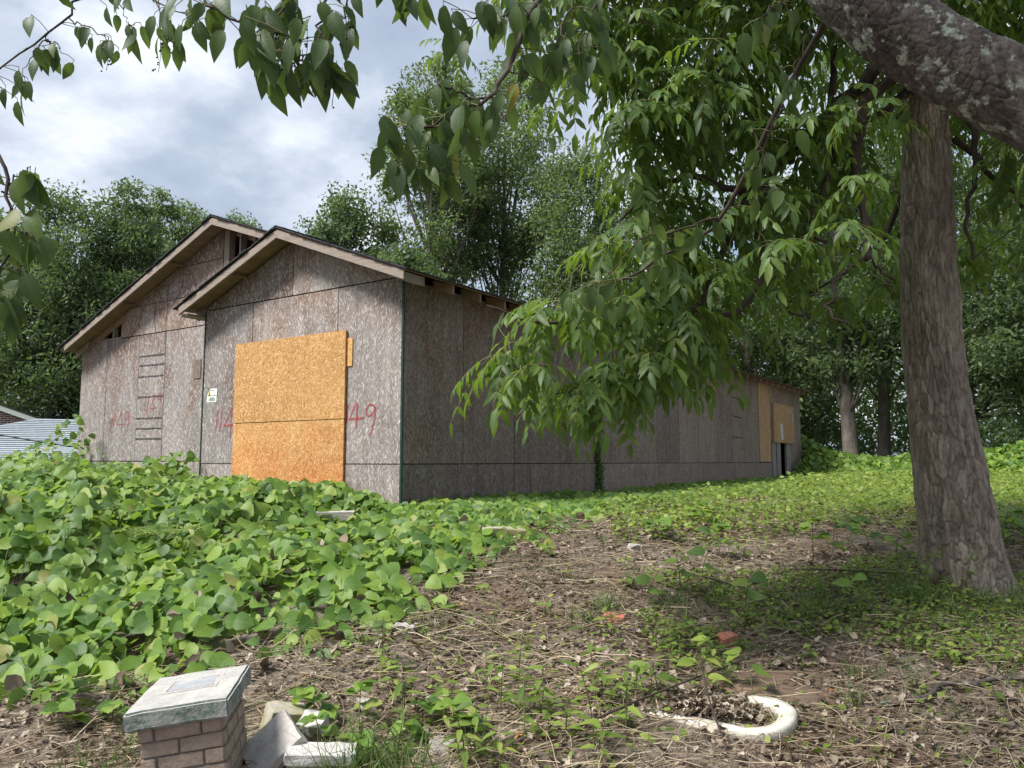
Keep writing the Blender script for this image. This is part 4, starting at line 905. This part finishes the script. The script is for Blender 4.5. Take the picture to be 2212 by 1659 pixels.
tag(mb.build('dry_stems', M['straw']), 'tangle of dry straw stems and twigs lying on the ground', 'straw', kind='stuff')
# grass tufts
GT = (np.array([(-.5, 0, 0), (.5, 0, 0), (-.42, .4, .05), (.42, .4, .05), (-.25, .75, -.05), (.25, .75, -.05), (0, 1, -.25)], float), np.array([(0, 1, 3), (0, 3, 2), (2, 3, 5), (2, 5, 4), (4, 5, 6)]))
def tufts(centres, nb_, hmin, hmax, spread):
    O, D, Wd, Lg = [], [], [], []
    for c in centres:
        for k in range(nb_):
            a = rgG.uniform(0, 6.28); q = rgG.normal(size=2)*spread; O.append((c[0]+q[0], c[1]+q[1], float(gz(c[0]+q[0], c[1]+q[1]))-.01))
            D.append((math.cos(a)*.55, math.sin(a)*.55, 1.)); Wd.append(rgG.uniform(.004, .009)); Lg.append(rgG.uniform(hmin, hmax))
    O, D, Wd, Lg = map(np.array, (O, D, Wd, Lg)); fm = frames(D+rgG.normal(size=D.shape)*.2, np.cross(D, rdir(rgG, len(D))))
    Xg = np.einsum('nij,nkj->nki', fm, GT[0][None]*np.stack([Wd, Lg, Lg], -1)[:, None]) + O[:, None]
    return Xg.reshape(-1, 3), (GT[1][None]+(np.arange(len(O))*7)[:, None, None]).reshape(-1, 3)
def spread_pts(n, cx, cy, sx, sy): return np.stack([cx+rgG.normal(size=n)*sx, cy+rgG.normal(size=n)*sy], -1)
mb = MB()
for args, nbl, h0, h1, spd in ((( 34, 2.1, 6.0, .7, .35), 26, .10, .28, .06), ((14, -.65, 3.75, .22, .12), 26, .16, .34, .05), ((16, 1.95, 5.05, .5, .35), 18, .06, .17, .03), ((26, 4.5, 5.6, .9, .5), 24, .08, .22, .06),
                               ((50, 1.5, 5.6, 2.0, .9), 12, .05, .13, .04), ((90, 3.0, 8.0, 3.2, 1.2), 12, .05, .14, .06), ((18, 3.4, 6.2, .3, .2), 26, .1, .24, .05), ((40, .2, 5.2, 1.2, 1.0), 9, .04, .1, .04), ((10, -1.9, 3.9, .2, .15), 16, .08, .2, .04)):
    V, F = tufts(spread_pts(*args), nbl, h0, h1, spd); mb.add(V, F)
tag(mb.build('grass', M['grass'], None, True), 'scattered tufts of thin green grass in the yard', 'grass', kind='stuff')
# low weeds of the sunny meadow
def weeds(n, x0, x1, y0, y1, s0, s1, hmax, keep):
    x = rgG.uniform(x0, x1, n); y = rgG.uniform(y0, y1, n); k = ~in_house(x, y, .1) & keep(x, y); x, y = x[k], y[k]; n = len(x)
    hh = hmax*(.25+fbm(np.stack([x*.9, y*.9, x*0], -1), 23))*rgG.random(n)
    O = np.stack([x, y, gz(x, y)+hh+.01], -1); az = rgG.uniform(0, 6.28, n)
    d = np.stack([np.cos(az), np.sin(az), rgG.normal(size=n)*.35], -1); nn = rgG.normal(size=(n, 3))*.45+np.array([-.05, -.25, 1.])
    return O, frames(d, nn), rgG.uniform(s0, s1, n)
patch = lambda x, y: fbm(np.stack([x*.55, y*.55, x*0], -1), 29)
mb = MB(); WT = leaf_tpl([0, .35, .7, 1], [.05, .36, .3, 0], .2, .2)
for a in ((20000, 1.0, 9.5, 7.6, 13, .03, .075, .16, lambda x, y: (inside(x, y) < .3) & (patch(x, y) + .30*sm(8.0, 9.6, y+.25*x*.3) > .62)),
          (30000, .5, 20, 11, 19, .045, .09, .22, lambda x, y: (inside(x, y) < .3) & (y > 9.5)),
          (20000, 4, 30, 17, 29, .07, .14, .28, lambda x, y: (inside(x, y) < .5)),
          (9000, .9, 4.4, 5.0, 7.2, .02, .05, .09, lambda x, y: (patch(x*1.5+4, y*1.5) + .12*sm(1.0, 2.4, x) > .52)),
          (7000, -1.2, 6.5, 3.0, 9, .02, .055, .05, lambda x, y: (inside(x, y) < .2) & (patch(x*1.7, y*1.7) > .52))):
    V, F = scatter(WT, *weeds(*a)); mb.add(V, F)
tag(mb.build('meadow_weeds', M['weed'], None, True), 'bright low weeds carpeting the meadow beside the house', 'weeds', kind='stuff')
# vine bank before the wood
n = 17000; x = rgG.uniform(8, 30, n); y = rgG.uniform(24.5, 31, n); hb = np.maximum(0, (sm(24.5, 27.5, y)*.8*fbm(np.stack([x*.35, y*.35, x*0], -1), 33)*1.6)) + 1.9*np.exp(-((x-9.6)/1.1)**2-((y-27)/1.5)**2)*.5 + 0.6*np.exp(-((x-19)/2.2)**2-((y-27.5)/1.8)**2)
k = ~in_house(x, y, .2); x, y, hb = x[k], y[k], hb[k]; n = len(x); O = np.stack([x, y, gz(x, y)+hb*(1-.6*rgG.random(n)**2)+.03], -1); az = rgG.uniform(0, 6.28, n)
V, F = scatter(KT2, O, frames(np.stack([np.cos(az), np.sin(az), az*0-.4], -1), rgG.normal(size=(n, 3))*.5+np.array([-.1, -.7, 1.])), rgG.uniform(.14, .24, n))
vb = thing('vine_bank', 'bank of dark green vine leaves along the edge of the wood', 'ground cover', (18, 26, 1)); tag(veins(mk('foliage', V-np.array([18, 26, 1]), F, M['kudzu'], vb, True), KT2, n), kind='stuff')

# single weed plants
WL = [leaf_tpl([0, .15, .45, .75, 1], [.02, .26, .32, .2, 0], .25, .25), leaf_tpl([0, .2, .5, 1], [0, .13, .15, 0], .3, .3)]
wme = [tpl_mesh('leaf', q, M['weed']) for q in WL] + [kmesh]
def plant(name, x, y, h, nl, ls, kind, label, cat, group, seed, tri=False):
    rg = np.random.default_rng(seed); b = np.array([x, y, float(gz(x, y))]); root = thing(name, label, cat, b, 0, group)
    lean = rg.normal(size=2)*.25*h; P = spline([(0, 0, -.03), (lean[0]*.3, lean[1]*.3, h*.5), (lean[0], lean[1], h)], 9)
    V, F = tube(P, np.linspace(.0045, .002, 9), 5); mk('stem', V, F, M['stem'], root, True)
    for k in range(nl):
        f = .25+.75*(k+1)/nl; c = P[int(f*8)]; az = k*2.4 + rg.uniform(0, .6)
        for s in ((-.9, 0, .9) if tri else (0,)):
            d = np.array([math.cos(az+s), math.sin(az+s), .1+rg.normal()*.2]); L = ls*rg.uniform(.7, 1.15); pt = c + np.array([math.cos(az), math.sin(az), .15])*L*(.35 if tri else .12)
            o = ob('leaf', wme[kind], root); o.matrix_local = mat4(pt, frames(d[None], np.array([[rg.normal()*.25, -.25+rg.normal()*.25, 1]]))[0], L)
    return root
k = 0
for (cx, cy, sx, sy, n, h0, h1, nl, ls, kd, tri, nm, lb, ct, gp) in (
    (-.1, 4.5, .5, .28, 24, .14, .42, 10, .11, 1, False, 'weed_plant', 'slender leafy weed with narrow leaves growing from the straw', 'weed', 'narrow leaved weeds in the clearing'),
    (1.15, 5.0, .5, .3, 10, .1, .3, 8, .095, 1, False, 'weed_plant', 'slender leafy weed with narrow leaves growing from the straw', 'weed', 'narrow leaved weeds in the clearing'),
    (1.6, 6.2, .35, .35, 5, .22, .42, 3, .15, 2, False, 'broadleaf_weed', 'weed with a few big round leaves beside the grass near the trunk', 'weed', 'big leaved weeds near the trunk'),
    (-.75, 4.15, .28, .18, 9, .1, .24, 3, .09, 2, True, 'kudzu_shoot', 'young three leaved vine shoot beside the concrete rubble', 'shoot', 'vine shoots by the rubble'),
    (1.2, 4.62, .25, .1, 4, .16, .3, 2, .10, 0, True, 'bean_vine', 'pale green three leaved vine seedling by the white porcelain', 'seedling', 'vine seedlings by the porcelain'),
    (0.4, 6.4, .8, .7, 14, .06, .16, 4, .085, 0, False, 'small_weed', 'small low weed sprouting in the open clearing', 'weed', 'small weeds in the clearing'),
    (2.6, 5.2, .7, .4, 12, .05, .14, 5, .055, 0, False, 'ivy_sprig', 'tiny ivy like sprig on the leaf litter before the big trunk', 'weed', 'sprigs before the trunk'),
    (3.4, 6.35, .16, .12, 8, .14, .4, 9, .06, 0, False, 'trunk_sapling', 'leafy sprout growing against the foot of the big trunk', 'sprout', 'sprouts at the trunk foot'),
    (2.8, 7.4, .7, .5, 9, .18, .36, 3, .13, 2, True, 'broadleaf_weed', 'weed with big round pale leaves at the meadow edge', 'weed', 'big leaved weeds at the meadow edge'),
    (4.9, 7.6, .5, .5, 6, .2, .36, 3, .13, 2, True, 'broadleaf_weed', 'weed with big round leaves standing right of the big trunk', 'weed', 'big leaved weeds right of the trunk'),
    (-2.0, 4.5, .7, .2, 9, .1, .3, 3, .09, 2, True, 'kudzu_shoot', 'loose vine shoot at the shady foot of the kudzu bank', 'shoot', 'vine shoots below the kudzu')):
    for j in range(n):
        k += 1; x = cx + rgG.normal()*sx; y = max(3.7, cy + rgG.normal()*sy)
        if -1.85 < x < -.7 and y < 4.35 and nm != 'kudzu_shoot': continue
        plant(nm, x, y, rgG.uniform(h0, h1), nl, ls, kd, lb, ct, gp, 500+k, tri)
# fern-like sumac sprig standing out of the kudzu
fx, fy = -3.05, 6.9; fb = np.array([fx, fy, float(gz(fx, fy))+.25]); fern = thing('sumac_shoot', 'feathery yellow green shoot with paired leaflets rising from the kudzu', 'shoot', fb)
sme = tpl_mesh('leaflet', leaf_tpl([0, .35, 1], [0, .12, 0], .2, .2), M['weed'])
for q in range(7):
    az = q*.9; s = np.linspace(0, 1, 9)[:, None]; d = np.array([math.cos(az)*.8, math.sin(az)*.8, .7]); P = d*.42*s + np.array([0, 0, -.2])*s**2
    V, F = tube(P, np.linspace(.004, .0015, 9), 4); fr = mk('frond', V, F, M['stem'], fern)
    sd_ = nrm(np.cross(d, [0, 0, 1.]))
    for j in range(2, 9):
        for sg in (-1, 1): o = ob('leaflet', sme, fr); o.matrix_local = mat4(P[j], frames((sd_*sg+d*.45)[None], np.array([[0, 0, 1.]]))[0], .13-.05*abs(j-4)/5)

# ------------------------------------------------------------------ brick pier and rubble
def rough_box(name, sx, sy, sz, mat, parent, loc, rot=(0, 0, 0), bev=.008, rough=.004, cuts=3, seed=0, smooth=False):
    bm = bmesh.new(); bmesh.ops.create_cube(bm, size=1); bmesh.ops.scale(bm, vec=(sx, sy, sz), verts=bm.verts)
    bmesh.ops.bevel(bm, geom=bm.edges[:], offset=bev, segments=2, affect='EDGES')
    if cuts: bmesh.ops.subdivide_edges(bm, edges=bm.edges[:], cuts=cuts, use_grid_fill=True)
    co = np.array([v.co[:] for v in bm.verts]); q = (np.stack([fbm(co*14, seed+a*3.1, 3) for a in range(3)], -1)-.5)*2*rough + (np.stack([fbm(co*4, seed+a*1.7, 2) for a in range(3)], -1)-.5)*1.2*rough
    for v, d in zip(bm.verts, q): v.co += Vector(d)
    me = bpy.data.meshes.new(name); bm.to_mesh(me); bm.free(); me.polygons.foreach_set('use_smooth', [smooth]*len(me.polygons)); me.materials.append(mat)
    o = ob(name, me, parent, loc); o.rotation_euler = rot; return o
pier = thing('brick_pier', 'short buff brick pier with a weathered concrete cap, green paint on its edge', 'pier', (-1.455, 3.80, .03), R(8))
pier.rotation_euler = (R(2), R(-7), R(8))
cw, cdp = .44, .52
rough_box('cap', cw, cdp, .085, M['cap'], pier, (0, 0, .425), bev=.010, rough=.006, cuts=5, seed=2)
box('cap_inlay', -.10, .10, -.02, .13, .464, .4695, M['cap_slate'], pier)
for a, b, c, d in ((-.125, .125, -.045, -.025), (-.125, .125, .135, .155), (-.125, -.105, -.025, .135), (.105, .125, -.025, .135)): box('inlay_border', a, b, c, d, .463, .4695, M['stone'], pier)
bw, bd = .36, .44; box('core', -bw/2+.012, bw/2-.012, -bd/2+.012, bd/2-.012, -.12, .39, M['mortar'], pier)
hB = .068
for c in range(7):
    z = .352 - c*hB
    def row(L, off):
        xs = [-L/2]; x = -L/2 + off
        while x < L/2-.03: xs.append(x); x += .2
        xs.append(L/2); return list(zip(xs[:-1], xs[1:]))
    for side in (0, 1):
        L = (bw, bd)[side]
        for a, b in row(L, (.07, .17)[(c+side) % 2]):
            m_ = (a+b)/2; ln = b-a-.008
            if side == 0: rough_box('brick', ln, .09, hB-.008, M['brick_buff'], pier, (m_, -bd/2+.045-rgG.uniform(0, .005), z), bev=.004, rough=.0035, cuts=2, seed=c*7+a)
            else: rough_box('brick', .09, ln-.0, hB-.008, M['brick_buff'], pier, (bw/2-.045+rgG.uniform(0, .005), m_+.0, z), bev=.004, rough=.0035, cuts=2, seed=c*9+a)
def gl(x, y, dz=0): return (x, y, float(gz(x, y))+dz)
def hull(name, size, mat, loc, rot, seed, chip=.16, sub=3, rough=.006, parent=None):
    rg = np.random.default_rng(int(seed)); sx, sy, sz = size; bm = bmesh.new()
    for cx in (-.5, .5):
        for cy in (-.5, .5):
            for cz in (-.5, .5):
                c = np.array([cx, cy, cz])
                for k in range(3):                          # each corner chipped off unevenly
                    q = c.copy(); q[k] *= 1-rg.uniform(.02, chip*2); bm.verts.new(tuple(q*np.array(size)*(1+rg.normal(size=3)*.03)))
    r = bmesh.ops.convex_hull(bm, input=bm.verts[:]); bmesh.ops.delete(bm, geom=[v for v in bm.verts if not v.link_faces], context='VERTS')
    bmesh.ops.triangulate(bm, faces=bm.faces[:]); bmesh.ops.subdivide_edges(bm, edges=bm.edges[:], cuts=sub, use_grid_fill=True)
    co = np.array([v.co[:] for v in bm.verts]); q = (np.stack([fbm(co*22, seed+a_*3.1, 3) for a_ in range(3)], -1)-.5)*2*rough
    for v, d in zip(bm.verts, q): v.co += Vector(d)
    me = bpy.data.meshes.new(name); bm.to_mesh(me); bm.free(); me.materials.append(mat); o = ob(name, me, parent, loc); o.rotation_euler = rot; return o
def lump(name, label, cat, size, mat, x, y, dz, rot, seed, group=None, bev=.02, rough=.02):
    o = hull(name, size, M[mat], gl(x, y, dz), tuple(map(R, rot)), seed, min(.2, bev*8), 3, .005+rough*.2); return tag(o, label, cat, group)
lump('rubble_chunk', 'mossy yellowish rubble chunk behind the pale slab by the pier', 'rubble', (.2, .17, .15), 'stone_moss', -1.20, 4.28, .055, (8, 12, 30), 3)
lump('rubble_block', 'small pale squarish concrete block leaning on the mossy chunk', 'rubble', (.13, .11, .12), 'mortar_white', -1.035, 4.22, .045, (25, 5, -12), 5, bev=.009, rough=.01)
lump('rubble_slab', 'pale flat broken concrete slab leaning against the brick pier', 'rubble', (.26, .30, .06), 'stone', -1.16, 3.93, .085, (12, -38, 24), 8, bev=.006, rough=.012)
rb = thing('brick_fragment', 'lump of two brick courses topped with white mortar, half sunk by the pier', 'rubble', gl(-.90, 3.82, -.02), R(6)); rb.rotation_euler = (R(6), R(2), R(6))
hull('mortar_top', (.32, .13, .05), M['mortar_white'], (0, 0, .135), (0, 0, 0), 4, .1, 3, .006, rb)
for j, (a, w) in enumerate(((-.08, .15), (.08, .15), (-.11, .09), (.05, .2))): rough_box('brick', w, .12, .058, M['brick_buff'], rb, (a, 0, .085-.062*(j//2)), bev=.005, rough=.004, cuts=2, seed=j+20)
lump('red_brick', 'broken red brick lying in the litter before the grass', 'brick', (.12, .10, .085), 'brick_red', 1.45, 5.40, .025, (6, -8, 18), 11, bev=.010, rough=.008)
lump('red_brick', 'half buried dusty red brick piece beside big leaves in the clearing', 'brick', (.15, .10, .07), 'brick_red', .73, 5.72, .015, (4, 6, -14), 13, bev=.010, rough=.007)
lump('field_stone', 'flat buff stone slab half covered by the kudzu edge', 'stone', (.42, .26, .16), 'stone_moss', -.1, 7.85, -.01, (3, 4, 10), 15, bev=.03, rough=.03)
lump('stepping_slab', 'pale concrete slab showing through the kudzu before the orange boards', 'slab', (.7, .22, .10), 'stone', -2.15, 8.9, .05, (2, 0, 8), 17, bev=.01, rough=.012)
for j, (x, y, s, lb) in enumerate(((-.75, 5.55, .09, 'grey stone at the ragged edge of the kudzu'), (1.2, 7.6, .10, 'little grey stone in the straw of the upper clearing'), (-.35, 4.1, .1, 'pale stone under leaves near the grass tuft'), (-.82, 4.55, .08, 'flat pale stone behind the rubble pile'))):
    lump('stone', lb, 'stone', (s*1.5, s, s*.7), 'stone', x, y, .01, (5, 7, 40*j), 30+j, bev=.015, rough=.015)
# porcelain ring
rp = [(.70, 4.56, -.045), (.80, 4.47, -.02), (.95, 4.36, .0), (1.12, 4.24, .02), (1.25, 4.18, .035), (1.37, 4.21, .045), (1.46, 4.30, .05), (1.50, 4.42, .05), (1.44, 4.53, .035), (1.32, 4.58, .015), (1.18, 4.62, .0), (1.0, 4.66, -.03), (.85, 4.68, -.07)]
P = spline([(a, b, float(gz(a, b))+h) for a, b, h in rp], 70)
prof = np.array([(-.046, -.06), (-.046, .004), (-.043, .008), (-.02, .008), (-.016, .022), (-.012, .026), (.036, .026), (.046, .02), (.052, .008), (.05, -.06)])
T = nrm(np.gradient(P, axis=0)); sd2 = nrm(np.cross(T, [0, 0, 1.])); V = P[:, None] + sd2[:, None]*prof[None, :, :1] + np.array([0, 0, 1.])*prof[None, :, 1:]
kp = len(prof); i = np.arange(len(P)-1)[:, None]*kp; j = np.arange(kp)[None]; jn = (j+1) % kp; base = np.array(gl(1.12, 4.43))
F = np.stack([i+j, i+kp+j, i+kp+jn, i+jn], -1).reshape(-1, 4)
po = mk('porcelain_rim', V.reshape(-1, 3)-base, F, M['porcelain'], None, True, base); tag(po, 'broken white porcelain basin rim half buried in litter', 'basin rim')
mb = MB(); n = 500; th = rgG.uniform(0, 6.28, n); r_ = np.sqrt(rgG.random(n)); x = 1.1+.27*r_*np.cos(th); y = 4.46+.14*r_*np.sin(th)
V, F = scatter(LT[0], np.stack([x, y, gz(x, y)+rgG.uniform(.02, .06, n)], -1), frames(rdir(rgG, n)*np.array([1, 1, .3]), rgG.normal(size=(n, 3))*.5+np.array([0, 0, 1.])), rgG.uniform(.02, .05, n)); mb.add(V, F)
tag(mb.build('basin_litter', M['dead'], None, True), 'dead leaves filling the hollow of the porcelain rim', 'leaf litter', kind='stuff')
# rotten plank: splintered layers of wood
pk = thing('rotten_plank', 'rotting brown plank lying behind the white porcelain rim', 'plank', gl(1.5, 4.77), R(4)); rgk = np.random.default_rng(6)
for k in range(15):
    y0 = -.17+.023*k; L0 = -.40+.02*abs(k-9)+rgk.uniform(-.04, .05); L1 = .40-.012*abs(k-5)+rgk.uniform(-.07, .03); nn = 12; xs = np.linspace(L0, L1, nn)
    zt = .030 + .022*rgk.random() + .012*(fbm(np.stack([xs*9, xs*0+k, xs*0], -1), 5)-.5) - .02*np.abs(np.linspace(-1, 1, nn))**6
    zb = np.array([float(gz(1.5+a_, 4.77+y0))-float(gz(1.5, 4.77)) for a_ in xs]); w = .0125*(1+.25*(fbm(np.stack([xs*7, xs*0+k*2., xs*0], -1), 8)-.5)); w[[0, -1]] *= .3; yy = y0+.006*np.sin(xs*9+k)
    V = np.concatenate([np.stack([xs, yy-w, zb-.02], -1), np.stack([xs, yy-w*.9, zb+zt-.004], -1), np.stack([xs, yy+w*.9, zb+zt], -1), np.stack([xs, yy+w, zb-.02], -1)])
    i = np.arange(nn-1); F = np.concatenate([np.stack([q*nn+i, q*nn+i+1, (q+1)*nn+i+1, (q+1)*nn+i], -1) for q in range(3)]); mk('splinter', V, F, M['rot'], pk)
# surface root and loose sticks
def stick(name, pts, r0, r1, label, cat, mat='twig', group=None):
    P = spline([(a, b, float(gz(a, b))+h) for a, b, h in pts], 14); b0 = P[0].copy(); V, F = tube(P, np.linspace(r0, r1, 14), 7)
    return tag(mk(name, V-b0, F, M[mat], None, True, b0), label, cat, group)
stick('surface_root', [(2.02, 4.62, .0), (2.25, 4.62, .02), (2.42, 4.66, .03), (2.55, 4.78, .045), (2.75, 4.80, .03), (2.95, 4.84, .035), (3.3, 4.9, .0)], .016, .014, 'dark snaking root or vine lying on the leaf litter', 'root', 'bark_cherry')
stick('fallen_stick', [(.2, 4.1, .02), (.7, 4.35, .12), (1.3, 4.75, .15), (1.75, 5.1, .14)], .007, .005, 'long thin bare stick arching over the porcelain rim', 'stick')
stick('fallen_stick', [(1.08, 4.05, .0), (1.05, 4.3, .15), (1.06, 4.5, .28)], .006, .005, 'upright bare stick in front of the porcelain rim', 'stick')
stick('fallen_stick', [(2.3, 6.9, .02), (2.7, 6.5, .12), (3.1, 6.35, .14)], .008, .004, 'bare stick propped in weeds near the trunk', 'stick')
stick('fallen_stick', [(1.35, 6.9, .04), (1.75, 6.4, .1), (2.05, 5.95, .1)], .007, .004, 'thin dark stick slanting across the clearing', 'stick')
stick('fallen_stick', [(-.6, 4.5, .02), (-.1, 4.75, .05), (.6, 4.8, .1), (1.2, 5.3, .06)], .006, .004, 'long grey stem lying across the middle of the clearing', 'stick', 'straw')
stick('fallen_stick', [(1.4, 4.3, .04), (1.65, 4.1, .03), (1.95, 3.95, .02)], .005, .003, 'pale yellow stalk lying across the corner of the rim', 'stick', 'straw')
